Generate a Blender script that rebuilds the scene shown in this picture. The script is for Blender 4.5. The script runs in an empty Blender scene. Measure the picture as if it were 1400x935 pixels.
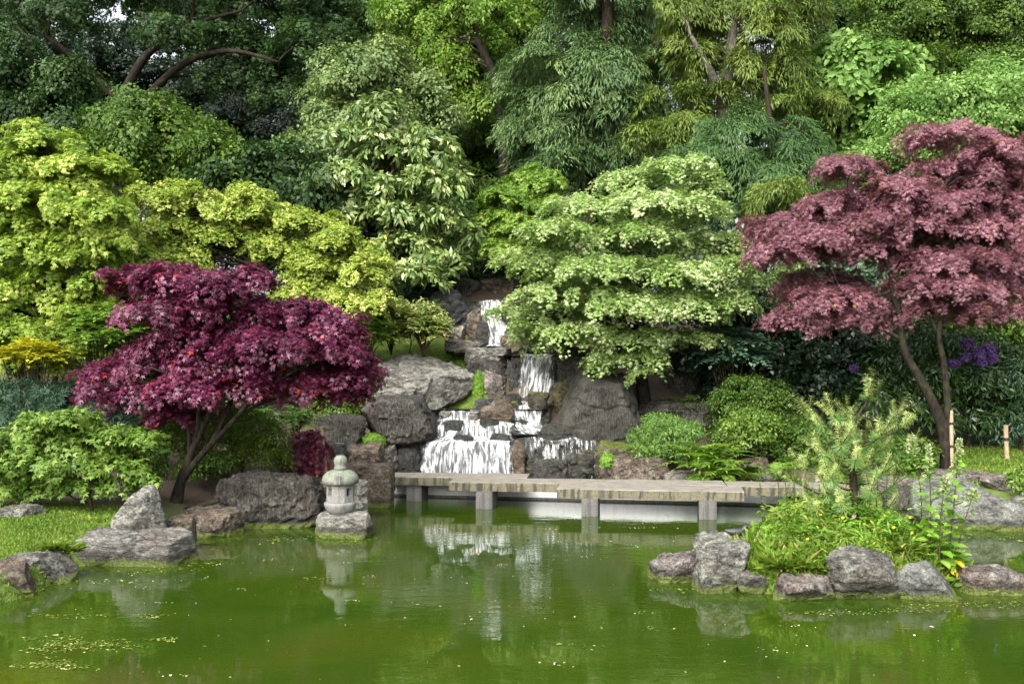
import bpy, math, random
import numpy as np
from math import radians, sin, cos, pi

C = bpy.context.scene
COL = C.collection
# ------------------------------------------------------------------ camera, sky, sun, exposure
F = 1361.1            # focal length in reference pixels (35 mm on a 36 mm sensor, 1400 px wide)
EYE, HOR = 3.2, 500.0  # eye height over the pond, horizon row
cam = bpy.data.cameras.new('camera'); camo = bpy.data.objects.new('camera', cam); COL.objects.link(camo)
cam.sensor_width = 36; cam.lens = 35; cam.shift_y = (HOR - 467.5) / 1400.0
cam.clip_start = 0.1; cam.clip_end = 2000
camo.location = (0, 0, EYE); camo.rotation_euler = (radians(90), 0, 0)
C.camera = camo
SUN_EL, SUN_AZ = 42, -24        # degrees; azimuth measured from behind the viewer, negative = left
world = bpy.data.worlds.new('World'); C.world = world; world.use_nodes = True
wn = world.node_tree.nodes; wl = world.node_tree.links
sky = wn.new('ShaderNodeTexSky'); sky.sky_type = 'NISHITA'; sky.sun_disc = False
sky.sun_elevation = radians(SUN_EL); sky.sun_rotation = radians(180 - SUN_AZ)
sky.air_density = 1.0; sky.dust_density = 6.0; sky.ozone_density = 1.0
hs = wn.new('ShaderNodeHueSaturation'); hs.inputs['Saturation'].default_value = 0.30
wl.new(sky.outputs[0], hs.inputs['Color'])
bg = wn['Background']; bg.inputs['Strength'].default_value = 0.15
wl.new(hs.outputs[0], bg.inputs['Color'])
sl = bpy.data.lights.new('sun', 'SUN'); sl.energy = 0.72; sl.angle = radians(40); sl.color = (1.0, 0.96, 0.9)
so = bpy.data.objects.new('sun', sl); COL.objects.link(so)
so.rotation_euler = (radians(90 - SUN_EL), 0, radians(SUN_AZ))
C.view_settings.view_transform = 'Standard'; C.view_settings.look = 'None'
C.view_settings.exposure = 1.66; C.view_settings.gamma = 1; C.view_settings.use_curve_mapping = False
C.render.engine = 'CYCLES'
C.cycles.max_bounces = 8; C.cycles.diffuse_bounces = 5; C.cycles.glossy_bounces = 3
C.cycles.transmission_bounces = 4; C.cycles.transparent_max_bounces = 12
C.cycles.use_denoising = True
C.cycles.caustics_reflective = False; C.cycles.caustics_refractive = False

RNG = np.random.default_rng(7)
random.seed(7)
def at(px, py, D):
    return np.array([(px - 700.0) * D / F, D, EYE + (HOR - py) * D / F])
def ppm(D): return F / D

# ------------------------------------------------------------------ object helpers
def tag(o, label=None, cat=None, group=None, kind=None):
    if label: o['label'] = label
    if cat: o['category'] = cat
    if group: o['group'] = group
    if kind: o['kind'] = kind
    return o
def empty(name, loc, label, cat, group=None):
    o = bpy.data.objects.new(name, None); COL.objects.link(o); o.location = loc; o.empty_display_size = 0.2
    return tag(o, label, cat, group)
WLOC = {}   # where each mesh object stands in the world
def np_mesh(name, V, Fc, mat, parent=None, attrs=None, smooth=True, uv=None, origin=None):
    """V (N,3); Fc a list of (M,k) int arrays"""
    V = np.asarray(V, dtype=np.float64)
    if not isinstance(Fc, list): Fc = [Fc]
    Fc = [np.asarray(f, dtype=np.int32) for f in Fc if len(f)]
    if origin is None and parent is not None: origin = WLOC.get(parent.name, np.array(parent.location))
    if origin is not None: V = V - np.asarray(origin)
    me = bpy.data.meshes.new(name)
    me.vertices.add(len(V)); me.vertices.foreach_set('co', V.astype(np.float32).ravel())
    idx = np.concatenate([f.ravel() for f in Fc])
    tot = np.concatenate([np.full(len(f), f.shape[1], dtype=np.int32) for f in Fc])
    st = np.concatenate([[0], np.cumsum(tot)[:-1]]).astype(np.int32)
    me.loops.add(len(idx)); me.loops.foreach_set('vertex_index', idx)
    me.polygons.add(len(tot)); me.polygons.foreach_set('loop_start', st)
    if not smooth: me.polygons.foreach_set('use_smooth', np.zeros(len(tot), dtype=bool))
    me.update(calc_edges=True)
    for k, a in (attrs or {}).items():
        at_ = me.attributes.new(k, 'FLOAT', 'POINT'); at_.data.foreach_set('value', np.asarray(a, dtype=np.float32))
    if uv is not None:
        u = me.uv_layers.new(name='UVMap'); u.data.foreach_set('uv', np.asarray(uv, dtype=np.float32)[idx].ravel())
    if mat: me.materials.append(mat)
    o = bpy.data.objects.new(name, me); COL.objects.link(o)
    if parent is not None:
        o.parent = parent
        o.location = np.asarray(origin) - WLOC.get(parent.name, np.array(parent.location))
    elif origin is not None: o.location = origin
    WLOC[o.name] = np.asarray(origin if origin is not None else (0, 0, 0), float)
    return o
class MB:
    """collects pieces of one mesh"""
    def __init__(s): s.V = []; s.F = []; s.n = 0
    def add(s, V, Fc):
        V = np.asarray(V, float); s.V.append(V)
        for f in (Fc if isinstance(Fc, list) else [Fc]): s.F.append(np.asarray(f, int) + s.n)
        s.n += len(V)
    def box(s, x0, x1, y0, y1, z0, z1):
        v = [(x, y, z) for z in (z0, z1) for y in (y0, y1) for x in (x0, x1)]
        s.add(v, np.array([(0, 2, 3, 1), (4, 5, 7, 6), (0, 1, 5, 4), (2, 6, 7, 3), (0, 4, 6, 2), (1, 3, 7, 5)]))
    def tube(s, P, R, sides=8, sub=4, cap=True):
        P = np.asarray(P, float); R = np.asarray(R, float)
        if sub > 1 and len(P) > 2:
            t = np.linspace(0, len(P) - 1, (len(P) - 1) * sub + 1)
            i = np.minimum(t.astype(int), len(P) - 2); f = (t - i)[:, None]
            p0 = P[np.maximum(i - 1, 0)]; p1 = P[i]; p2 = P[i + 1]; p3 = P[np.minimum(i + 2, len(P) - 1)]
            Q = 0.5 * (2 * p1 + (p2 - p0) * f + (2 * p0 - 5 * p1 + 4 * p2 - p3) * f**2 + (-p0 + 3 * p1 - 3 * p2 + p3) * f**3)
            R = R[i] * (1 - f[:, 0]) + R[i + 1] * f[:, 0]; P = Q
        T = np.gradient(P, axis=0); T /= np.linalg.norm(T, axis=1, keepdims=True) + 1e-9
        ref = np.array([0.13, 0.97, 0.2]) if abs(T[0, 1]) < 0.9 else np.array([1.0, 0, 0])
        A = np.cross(T, ref); A /= np.linalg.norm(A, axis=1, keepdims=True) + 1e-9
        B = np.cross(T, A)
        a = np.linspace(0, 2 * pi, sides, endpoint=False)
        V = P[:, None] + R[:, None, None] * (np.cos(a)[None, :, None] * A[:, None] + np.sin(a)[None, :, None] * B[:, None])
        n = len(P); j = np.arange(sides); k = (j + 1) % sides
        Fq = np.concatenate([np.stack([i * sides + j, i * sides + k, (i + 1) * sides + k, (i + 1) * sides + j], 1) for i in range(n - 1)])
        fs = [Fq]
        if cap and sides > 3: fs += [np.array([list(range(sides))[::-1]]), np.array([[(n - 1) * sides + q for q in range(sides)]])]
        s.add(V.reshape(-1, 3), fs)
    def lathe(s, prof, c, sides=24):
        prof = np.asarray(prof, float); a = np.linspace(0, 2 * pi, sides, endpoint=False)
        V = np.stack([np.outer(prof[:, 0], np.cos(a)), np.outer(prof[:, 0], np.sin(a)), np.repeat(prof[:, 1:2], sides, 1)], 2) + np.asarray(c)
        n = len(prof); j = np.arange(sides); k = (j + 1) % sides
        Fq = np.concatenate([np.stack([i * sides + j, i * sides + k, (i + 1) * sides + k, (i + 1) * sides + j], 1) for i in range(n - 1)])
        s.add(V.reshape(-1, 3), Fq)
    def build(s, name, mat, parent=None, smooth=False, origin=None):
        by = {}
        for f in s.F: by.setdefault(f.shape[1], []).append(f)
        return np_mesh(name, np.concatenate(s.V), [np.concatenate(v) for v in by.values()], mat, parent, smooth=smooth, origin=origin)

# ------------------------------------------------------------------ numpy noise
def _h(i, j, k, seed):
    n = (i * 374761393 + j * 668265263 + k * 2147483647 + seed * 1274126177) & 0xFFFFFFFF
    n = ((n ^ (n >> 13)) * 1274126177) & 0xFFFFFFFF
    n = (n ^ (n >> 16)) & 0xFFFFFFFF
    return n / 4294967295.0 * 2 - 1
def vnoise(p, seed=0):
    p = np.asarray(p, float); i = np.floor(p).astype(np.int64); f = p - i; f = f * f * (3 - 2 * f)
    r = 0
    for dx in (0, 1):
        wx = f[..., 0] if dx else 1 - f[..., 0]
        for dy in (0, 1):
            wy = f[..., 1] if dy else 1 - f[..., 1]
            for dz in (0, 1):
                wz = f[..., 2] if dz else 1 - f[..., 2]
                r = r + wx * wy * wz * _h(i[..., 0] + dx, i[..., 1] + dy, i[..., 2] + dz, seed)
    return r
def fbm(p, o=4, seed=0, ridged=False):
    r = 0; a = 0.5; p = np.asarray(p, float)
    for q in range(o):
        n = vnoise(p, seed + q * 17)
        r = r + a * ((1 - 2 * np.abs(n)) if ridged else n); a *= 0.5; p = p * 2.03 + 3.1
    return r
def nrm(v): return v / (np.linalg.norm(v, axis=-1, keepdims=True) + 1e-9)

# ------------------------------------------------------------------ materials
def mat_new(name):
    m = bpy.data.materials.new(name); m.use_nodes = True
    nt = m.node_tree; b = nt.nodes['Principled BSDF']
    return m, nt, nt.nodes, nt.links, b
def ramp(nodes, stops, interp='LINEAR'):
    r = nodes.new('ShaderNodeValToRGB'); e = r.color_ramp.elements; r.color_ramp.interpolation = interp
    while len(e) < len(stops): e.new(0.5)
    for q, (p, c) in enumerate(stops):
        e[q].position = p; e[q].color = (*c, 1) if len(c) == 3 else c
    return r
def noise(nodes, links, vec, scale, detail=4, rough=0.55, dist=0.0):
    n = nodes.new('ShaderNodeTexNoise'); n.inputs['Scale'].default_value = scale; n.inputs['Detail'].default_value = detail
    n.inputs['Roughness'].default_value = rough; n.inputs['Distortion'].default_value = dist
    if vec is not None: links.new(vec, n.inputs['Vector'])
    return n
def mixc(nodes, links, fac, a, b, mode='MIX'):
    m = nodes.new('ShaderNodeMix'); m.data_type = 'RGBA'; m.blend_type = mode
    for s, v in ((0, fac), (6, a), (7, b)):
        if hasattr(v, 'is_linked') or hasattr(v, 'links'): links.new(v, m.inputs[s])
        else: m.inputs[s].default_value = v if s == 0 else (*v, 1)
    return m.outputs[2]
def math_(nodes, links, op, a, b=None, c=None, clamp=False):
    m = nodes.new('ShaderNodeMath'); m.operation = op; m.use_clamp = clamp
    for s, v in enumerate((a, b, c)):
        if v is None: continue
        if hasattr(v, 'links'): links.new(v, m.inputs[s])
        else: m.inputs[s].default_value = v
    return m.outputs[0]
def smooth_step(nodes, links, v, lo, hi):
    m = nodes.new('ShaderNodeMapRange'); m.interpolation_type = 'SMOOTHSTEP'
    m.inputs[1].default_value = lo; m.inputs[2].default_value = hi; links.new(v, m.inputs[0])
    return m.outputs[0]

LEAF = {}
def leaf_mat(name, stops, trans=0.3, rough=0.45, spec=0.35, tmul=1.3):
    """stops: colour ramp over the leaf's own random tint"""
    if name in LEAF: return LEAF[name]
    m, nt, N, L, b = mat_new(name)
    a = N.new('ShaderNodeAttribute'); a.attribute_name = 'tint'
    r = ramp(N, stops); L.new(a.outputs['Fac'], r.inputs[0])
    L.new(r.outputs[0], b.inputs['Base Color'])
    b.inputs['Roughness'].default_value = rough; b.inputs['Specular IOR Level'].default_value = spec
    tr = N.new('ShaderNodeBsdfTranslucent')
    tc = mixc(N, L, 1.0, r.outputs[0], (tmul, tmul * 1.05, tmul * 0.7), 'MULTIPLY'); L.new(tc, tr.inputs[0])
    mx = N.new('ShaderNodeMixShader'); mx.inputs[0].default_value = trans
    L.new(b.outputs[0], mx.inputs[1]); L.new(tr.outputs[0], mx.inputs[2])
    L.new(mx.outputs[0], N['Material Output'].inputs[0])
    LEAF[name] = m
    return m
def bark_mat(name, dark, light, green=0.0):
    m, nt, N, L, b = mat_new(name)
    tc = N.new('ShaderNodeTexCoord'); mp = N.new('ShaderNodeMapping'); mp.inputs['Scale'].default_value = (1, 1, 0.25)
    L.new(tc.outputs['Object'], mp.inputs[0])
    n = noise(N, L, mp.outputs[0], 22, 6, 0.65); n2 = noise(N, L, tc.outputs['Object'], 3.5, 4)
    r = ramp(N, [(0.35, dark), (0.65, light)]); L.new(n.outputs[0], r.inputs[0])
    c = mixc(N, L, math_(N, L, 'MULTIPLY', smooth_step(N, L, n2.outputs[0], 0.5, 0.62), green), r.outputs[0], (0.07, 0.09, 0.03))
    L.new(c, b.inputs['Base Color']); b.inputs['Roughness'].default_value = 0.9; b.inputs['Specular IOR Level'].default_value = 0.12
    bp = N.new('ShaderNodeBump'); bp.inputs['Strength'].default_value = 0.7; bp.inputs['Distance'].default_value = 0.02
    L.new(n.outputs[0], bp.inputs['Height']); L.new(bp.outputs[0], b.inputs['Normal'])
    return m
BARK_DARK = bark_mat('dark_maple_bark', (0.007, 0.0055, 0.005), (0.032, 0.025, 0.02), 0.2)
BARK_BROWN = bark_mat('brown_bark', (0.013, 0.009, 0.007), (0.06, 0.042, 0.03), 0.3)
BARK_GREY = bark_mat('grey_bark', (0.05, 0.045, 0.038), (0.2, 0.18, 0.15), 0.5)

def rock_mat(name, dark, light, lichen=0.3, moss=0.2, algae=True, stretch=(1, 1, 1), rot=(0, 0, 0), rough=0.8, brown=0.3, brown_col=(0.2, 0.13, 0.085), wet=0.0, crack=1.0, scale=1.0):
    m, nt, N, L, b = mat_new(name)
    tc = N.new('ShaderNodeTexCoord'); oi = N.new('ShaderNodeObjectInfo'); ge = N.new('ShaderNodeNewGeometry')
    off = N.new('ShaderNodeVectorMath'); off.operation = 'SCALE'; off.inputs[0].default_value = (37, 53, 29); L.new(oi.outputs['Random'], off.inputs['Scale'])
    ad = N.new('ShaderNodeVectorMath'); ad.operation = 'ADD'; L.new(tc.outputs['Object'], ad.inputs[0]); L.new(off.outputs[0], ad.inputs[1])
    P = ad.outputs[0]
    mp = N.new('ShaderNodeMapping'); mp.inputs['Scale'].default_value = stretch; mp.inputs['Rotation'].default_value = [radians(q) for q in rot]; L.new(P, mp.inputs[0])
    S = mp.outputs[0]
    nb = noise(N, L, P, 2.2 * scale, 5, 0.6, 0.3)
    ns = noise(N, L, S, 7 * scale, 8, 0.68, 0.4)
    nf = noise(N, L, P, 38 * scale, 6, 0.7)
    K = 0.56
    dark = tuple(q * K * 0.75 for q in dark); light = tuple(q * K * 1.45 for q in light)
    v = math_(N, L, 'ADD', math_(N, L, 'MULTIPLY', ns.outputs[0], 0.62), math_(N, L, 'MULTIPLY', nb.outputs[0], 0.38))
    r = ramp(N, [(0.38, dark), (0.5, tuple(d * .55 + l * .45 for d, l in zip(dark, light))), (0.6, light)]); L.new(v, r.inputs[0])
    c = r.outputs[0]
    n3 = noise(N, L, P, 1.6 * scale, 4, 0.6, 0.5)      # brown iron stain
    c = mixc(N, L, math_(N, L, 'MULTIPLY', smooth_step(N, L, n3.outputs[0], 0.5, 0.68), brown), c, tuple(q * K for q in brown_col))
    ng = noise(N, L, S, 19 * scale, 7, 0.75, 0.3)      # grain and fine speckle
    c = mixc(N, L, 1.0, c, ramp_out(N, L, ng.outputs[0], [(0.34, (0.42, 0.42, 0.43)), (0.5, (1, 1, 1)), (0.68, (1.5, 1.5, 1.47))]), 'MULTIPLY')
    c = mixc(N, L, 1.0, c, ramp_out(N, L, nf.outputs[0], [(0.34, (0.55, 0.55, 0.55)), (0.5, (1, 1, 1)), (0.68, (1.4, 1.4, 1.4))]), 'MULTIPLY')
    # pale lichen patches
    n4 = noise(N, L, P, 4.5 * scale, 6, 0.7, 0.2)
    c = mixc(N, L, math_(N, L, 'MULTIPLY', smooth_step(N, L, n4.outputs[0], 0.56, 0.64), lichen), c, (0.36, 0.36, 0.325))
    # dark cracks
    vo = N.new('ShaderNodeTexVoronoi'); vo.feature = 'DISTANCE_TO_EDGE'; vo.inputs['Scale'].default_value = 1.7 * scale
    nd = noise(N, L, P, 3.0 * scale, 5, 0.6)
    dm = N.new('ShaderNodeMix'); dm.data_type = 'VECTOR'; dm.inputs[0].default_value = 0.5; L.new(S, dm.inputs[4]); L.new(nd.outputs[1], dm.inputs[5]); L.new(dm.outputs[1], vo.inputs['Vector'])
    ck = smooth_step(N, L, vo.outputs['Distance'], 0.0, 0.03)
    ckm = math_(N, L, 'SUBTRACT', 1.0, math_(N, L, 'MULTIPLY', math_(N, L, 'SUBTRACT', 1.0, ck), 0.38 * crack))
    cm = N.new('ShaderNodeCombineColor')
    for q in range(3): L.new(ckm, cm.inputs[q])
    c = mixc(N, L, 1.0, c, cm.outputs[0], 'MULTIPLY')
    # moss on the upward faces
    sp = N.new('ShaderNodeSeparateXYZ'); L.new(ge.outputs['Normal'], sp.inputs[0])
    n5 = noise(N, L, P, 3.2 * scale, 6, 0.7)
    mo = math_(N, L, 'MULTIPLY', smooth_step(N, L, math_(N, L, 'ADD', sp.outputs[2], math_(N, L, 'MULTIPLY', n5.outputs[0], 1.6)), 2.12 - 0.95 * moss, 2.32 - 0.95 * moss), 1.0 if moss > 0 else 0.0)
    c = mixc(N, L, mo, c, ramp_out(N, L, nf.outputs[0], [(0.35, (0.045, 0.06, 0.012)), (0.65, (0.13, 0.15, 0.025))]))
    if algae:
        pz = N.new('ShaderNodeSeparateXYZ'); L.new(ge.outputs['Position'], pz.inputs[0])
        zz = math_(N, L, 'ADD', pz.outputs[2], math_(N, L, 'MULTIPLY', math_(N, L, 'SUBTRACT', n4.outputs[0], 0.5), 0.22))
        wet = math_(N, L, 'SUBTRACT', 1.0, math_(N, L, 'MULTIPLY', math_(N, L, 'SUBTRACT', 1.0, smooth_step(N, L, zz, 0.15, 0.24)), 0.5))
        wc = N.new('ShaderNodeCombineColor')
        for q in range(3): L.new(wet, wc.inputs[q])
        c = mixc(N, L, 1.0, c, wc.outputs[0], 'MULTIPLY')     # dark tide mark
        al = math_(N, L, 'SUBTRACT', 1.0, smooth_step(N, L, zz, 0.06, 0.13))
        c = mixc(N, L, math_(N, L, 'MULTIPLY', al, 0.85), c, ramp_out(N, L, nf.outputs[0], [(0.35, (0.05, 0.07, 0.012)), (0.65, (0.2, 0.24, 0.06))]))
    c = mixc(N, L, 1.0, c, (.98, 1.0, .93), 'MULTIPLY')
    L.new(c, b.inputs['Base Color'])
    b.inputs['Roughness'].default_value = rough; b.inputs['Specular IOR Level'].default_value = 0.22 if rough > .5 else 0.5
    hsum = math_(N, L, 'ADD', math_(N, L, 'MULTIPLY', ns.outputs[0], 1.0), math_(N, L, 'MULTIPLY', ng.outputs[0], 0.6))
    hsum = math_(N, L, 'ADD', math_(N, L, 'ADD', hsum, math_(N, L, 'MULTIPLY', nf.outputs[0], 0.25)), math_(N, L, 'MULTIPLY', ck, 0.16 * crack))
    bp = N.new('ShaderNodeBump'); bp.inputs['Strength'].default_value = 1.0; bp.inputs['Distance'].default_value = 0.07
    L.new(hsum, bp.inputs['Height']); L.new(bp.outputs[0], b.inputs['Normal'])
    return m
def ramp_out(N, L, v, stops):
    r = ramp(N, stops); L.new(v, r.inputs[0]); return r.outputs[0]

# ------------------------------------------------------------------ terrain
def wl_pt(px, py):
    D = EYE * F / (py - HOR); return ((px - 700) * D / F, D)
SHORE = [(-7.6, -3), (-7.3, 8), (-6.95, 12.9), wl_pt(58, 812), wl_pt(112, 774), wl_pt(262, 762), wl_pt(255, 735), wl_pt(330, 728), wl_pt(310, 718), wl_pt(440, 712),
         wl_pt(500, 694), (-2.95, 24.45), (6.2, 22.65), wl_pt(1095, 694), wl_pt(1225, 708), wl_pt(1262, 713), wl_pt(1400, 716), (12, 19.6), (16, 17), (19, 8), (19, -3)]
SH = np.array(SHORE)
def shore_dist(x, y):
    """positive on land"""
    P = np.stack([x, y], -1); A = SH; B = np.roll(SH, -1, 0)
    d = np.full(x.shape, 1e9); ins = np.zeros(x.shape, bool)
    for a, b in zip(A, B):
        ab = b - a; t = np.clip(((P - a) @ ab) / (ab @ ab), 0, 1)
        q = a + t[..., None] * ab
        d = np.minimum(d, np.linalg.norm(P - q, axis=-1))
        c = (a[1] > P[..., 1]) != (b[1] > P[..., 1])
        with np.errstate(divide='ignore', invalid='ignore'):
            xi = a[0] + (P[..., 1] - a[1]) / (b[1] - a[1] + 1e-12) * ab[0]
        ins ^= c & (P[..., 0] < xi)
    return np.where(ins, -d, d)
ISL = (4.75, 15.0, 2.15, 1.25)
def H(x, y):
    x = np.asarray(x, float); y = np.asarray(y, float)
    s = shore_dist(x, y)
    h = np.interp(s, [-2.0, -0.4, 0.0, 0.25, 0.8, 2], [-1.0, -0.5, -0.12, 0.22, 0.34, 0.42])
    left = np.interp(y, [14, 20, 24, 27, 30, 34, 45, 60, 120, 400], [0, 0.2, 0.6, 1.1, 2.0, 3.5, 6.0, 7.0, 8, 8])
    right = np.interp(y, [20, 24, 27, 30, 36, 45, 60, 120, 400], [0.05, 0.4, 0.6, 1.2, 2.8, 5, 7.0, 8, 8])
    w = np.clip((x + 4) / 8, 0, 1); w = w * w * (3 - 2 * w)
    side = (left * (1 - w) + right * w) * np.clip(s / 1.0, 0, 1)
    mound = np.interp(y, [24.3, 24.75, 25.2, 26.1, 27.0, 27.6, 29.3, 30.5, 32, 36, 45, 60, 120, 400], [-0.1, 0.15, 0.85, 1.45, 1.85, 2.8, 3.4, 4.6, 5.6, 6.4, 7, 7.5, 8, 8])
    m = np.interp(x, [-9.0, -3.0, 2.4, 8.5], [0, 1, 1, 0]); m = m * m * (3 - 2 * m)
    far = np.clip((y - 24.0) / 0.6, 0, 1)
    h = h + side
    h = h * (1 - m * far) + mound * m * far
    h = h + np.where(s > 0.2, 0.06 * fbm(np.stack([x * 0.9, y * 0.9, x * 0], -1), 3, 5), 0)
    e = ((x - ISL[0]) / ISL[2])**2 + ((y - ISL[1]) / ISL[3])**2
    hi = np.interp(e, [0, 0.5, 0.82, 0.98, 1.5], [0.62, 0.5, 0.22, -0.12, -0.6])
    cap = np.interp(s, [0, 0.3, 1.0, 1.9], [-0.3, -0.2, 0.12, 3.0]); h = np.where((x > -3.0) & (x < 6.3) & (y > 21.5) & (y < 26) & (s > 0), np.minimum(h, cap), h)
    return np.maximum(h, np.where(e < 1.5, hi, -9))
def Hs(x, y): return float(H(np.array([x]), np.array([y]))[0])
def ground(px, D):
    x = (px - 700) * D / F; return np.array([x, D, Hs(x, D)])
xs = np.unique(np.concatenate([np.linspace(-300, -40, 14), np.linspace(-40, -14, 27), np.arange(-14, 16.01, 0.22), np.linspace(16, 40, 25), np.linspace(40, 300, 14)]))
ys = np.unique(np.concatenate([np.linspace(-60, -8, 8), np.linspace(-8, 11, 20), np.arange(11, 35, 0.22), np.linspace(35, 70, 36), np.linspace(70, 400, 14)]))
X, Y = np.meshgrid(xs, ys); Z = H(X, Y)
S_ = shore_dist(X, Y)
def lawn_mask(x, y, s):
    e = ((x - ISL[0]) / ISL[2])**2 + ((y - ISL[1]) / ISL[3])**2
    a = ((x < -5.3) & (y < 18.6) & (y > 6)) | ((x > 7.5) & (y > 20.0) & (y < 26.8)) | ((x > -4.6) & (x < -0.6) & (y > 26.6) & (y < 30)) | (e < 1.2)
    return a.astype(float)
lm = lawn_mask(X, Y, S_)
nx, ny = len(xs), len(ys)
ii, jj = np.meshgrid(np.arange(nx - 1), np.arange(ny - 1)); base = (jj * nx + ii).ravel()
m, nt, N, L, b = mat_new('soil_and_turf')
tc = N.new('ShaderNodeTexCoord'); av = N.new('ShaderNodeAttribute'); av.attribute_name = 'lawn'
n1 = noise(N, L, tc.outputs['Object'], 1.3, 6, 0.6); n2 = noise(N, L, tc.outputs['Object'], 30, 6, 0.7); n3 = noise(N, L, tc.outputs['Object'], 6, 6, 0.65)
soil = ramp_out(N, L, n2.outputs[0], [(0.3, (0.03, 0.021, 0.014)), (0.7, (0.12, 0.085, 0.06))])
turf = ramp_out(N, L, n3.outputs[0], [(0.3, (0.05, 0.09, 0.012)), (0.7, (0.15, 0.21, 0.03))])
moss = mixc(N, L, smooth_step(N, L, n1.outputs[0], 0.52, 0.6), soil, (0.06, 0.075, 0.02))
msk = smooth_step(N, L, math_(N, L, 'ADD', av.outputs['Fac'], math_(N, L, 'MULTIPLY', math_(N, L, 'SUBTRACT', n3.outputs[0], 0.5), 0.8)), 0.35, 0.65)
L.new(mixc(N, L, msk, moss, turf), b.inputs['Base Color']); b.inputs['Roughness'].default_value = 0.95
bp = N.new('ShaderNodeBump'); bp.inputs['Strength'].default_value = 0.8; bp.inputs['Distance'].default_value = 0.04; L.new(n2.outputs[0], bp.inputs['Height']); L.new(bp.outputs[0], b.inputs['Normal'])
ter = np_mesh('terrain', np.stack([X.ravel(), Y.ravel(), Z.ravel()], 1), np.stack([base, base + 1, base + nx + 1, base + nx], 1), m, attrs={'lawn': lm.ravel()})
tag(ter, kind='structure')

# ------------------------------------------------------------------ pond water
m, nt, N, L, b = mat_new('green_pond_water')
tc = N.new('ShaderNodeTexCoord')
n1 = noise(N, L, tc.outputs['Object'], 0.35, 4, 0.6, 0.5); n2 = noise(N, L, tc.outputs['Object'], 1.1, 4, 0.6, 1.0)
c = ramp_out(N, L, n1.outputs[0], [(0.3, (0.018, 0.042, 0.003)), (0.52, (0.028, 0.052, 0.004)), (0.74, (0.044, 0.054, 0.006))])
c = mixc(N, L, math_(N, L, 'MULTIPLY', smooth_step(N, L, n2.outputs[0], 0.5, 0.75), 0.4), c, (0.02, 0.05, 0.003))
L.new(c, b.inputs['Base Color']); b.inputs['Roughness'].default_value = 0.02; b.inputs['IOR'].default_value = 1.42
mp = N.new('ShaderNodeMapping'); mp.inputs['Scale'].default_value = (0.55, 1.0, 1); L.new(tc.outputs['Object'], mp.inputs[0])
w1 = noise(N, L, mp.outputs[0], 5.0, 3, 0.55, 0.4); w2 = noise(N, L, mp.outputs[0], 17, 3, 0.5, 0.3); w3 = noise(N, L, tc.outputs['Object'], 0.5, 2, 0.5)
hh = math_(N, L, 'ADD', w1.outputs[0], math_(N, L, 'MULTIPLY', w2.outputs[0], 0.25))
hh = math_(N, L, 'MULTIPLY', hh, math_(N, L, 'MULTIPLY', smooth_step(N, L, w3.outputs[0], 0.3, 0.7), 1.0))
bp = N.new('ShaderNodeBump'); bp.inputs['Strength'].default_value = 0.10; bp.inputs['Distance'].default_value = 0.05
L.new(hh, bp.inputs['Height']); L.new(bp.outputs[0], b.inputs['Normal'])
xs_, ys_ = np.linspace(-22, 24, 24), np.linspace(-6, 25, 16); X_, Y_ = np.meshgrid(xs_, ys_); q = (np.arange(15)[:, None] * 24 + np.arange(23)).ravel()
tag(np_mesh('pond_water', np.stack([X_.ravel(), Y_.ravel(), X_.ravel() * 0], 1), np.stack([q, q + 1, q + 25, q + 24], 1), m), kind='structure')

# ------------------------------------------------------------------ cascade: wet rock bed and falling water
def sheet(name, st, nu=60, nv=80, amp=0.03, off=0.0, seed=0, mat=None, widen=0.0):
    """st: stations (left px, right px, row px, distance) from the top of the fall down"""
    st = np.array(st, float)
    PL = np.array([at(a - widen, r, d) for a, b_, r, d in st]); PR = np.array([at(b_ + widen, r, d) for a, b_, r, d in st])
    seg = np.linalg.norm(np.diff((PL + PR) / 2, axis=0), axis=1); s = np.concatenate([[0], np.cumsum(seg)])
    t = np.linspace(0, s[-1], nv)
    L_ = np.stack([np.interp(t, s, PL[:, k]) for k in range(3)], 1); R_ = np.stack([np.interp(t, s, PR[:, k]) for k in range(3)], 1)
    ker = np.ones(3) / 3
    u = np.linspace(0, 1, nu)
    V = L_[:, None] * (1 - u)[None, :, None] + R_[:, None] * u[None, :, None]
    wx = V[nv // 2, :, 0]; sh = .26 * fbm(np.stack([wx * 2.1, wx * 0, wx * 0 + 7], -1), 3, 31)     # uneven lips
    for j in range(nu):
        tj = np.clip(t + sh[j] * np.sin(np.pi * t / t[-1]), 0, t[-1])
        for k in (1, 2): V[:, j, k] = np.interp(tj, t, V[:, j, k])
    W = np.linalg.norm(R_ - L_, axis=1).mean()
    uu = np.broadcast_to(u * W, (nv, nu)); vv = np.broadcast_to(t[:, None], (nv, nu))
    dn = fbm(np.stack([uu * 9, vv * 1.6, uu * 0 + seed], -1), 3, seed)
    lip = fbm(np.stack([uu * 3, vv * 0.5, uu * 0 + seed + 5], -1), 3, seed + 3)
    V = V.copy()
    V[..., 1] -= off + amp * dn * 1.5 + 0.12 * lip
    V[..., 2] += amp * 0.7 * fbm(np.stack([uu * 6, vv * 5, uu * 0 + 9], -1), 3, seed + 7) + off * 0.25
    gz = np.gradient(V[..., 2], axis=0); gl = np.linalg.norm(np.gradient(V, axis=0), axis=-1) + 1e-6; foam = np.clip(.62 + gz / gl, 0, .55)
    q = (np.arange(nv - 1)[:, None] * nu + np.arange(nu - 1)).ravel()
    return np_mesh(name, V.reshape(-1, 3), np.stack([q, q + 1, q + nu + 1, q + nu], 1), mat, uv=np.stack([uu.ravel(), vv.ravel()], 1), attrs={'foam': foam.ravel(), 'edge': (np.minimum(u, 1 - u)[None, :] * W + 0 * uu).ravel()})
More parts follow.
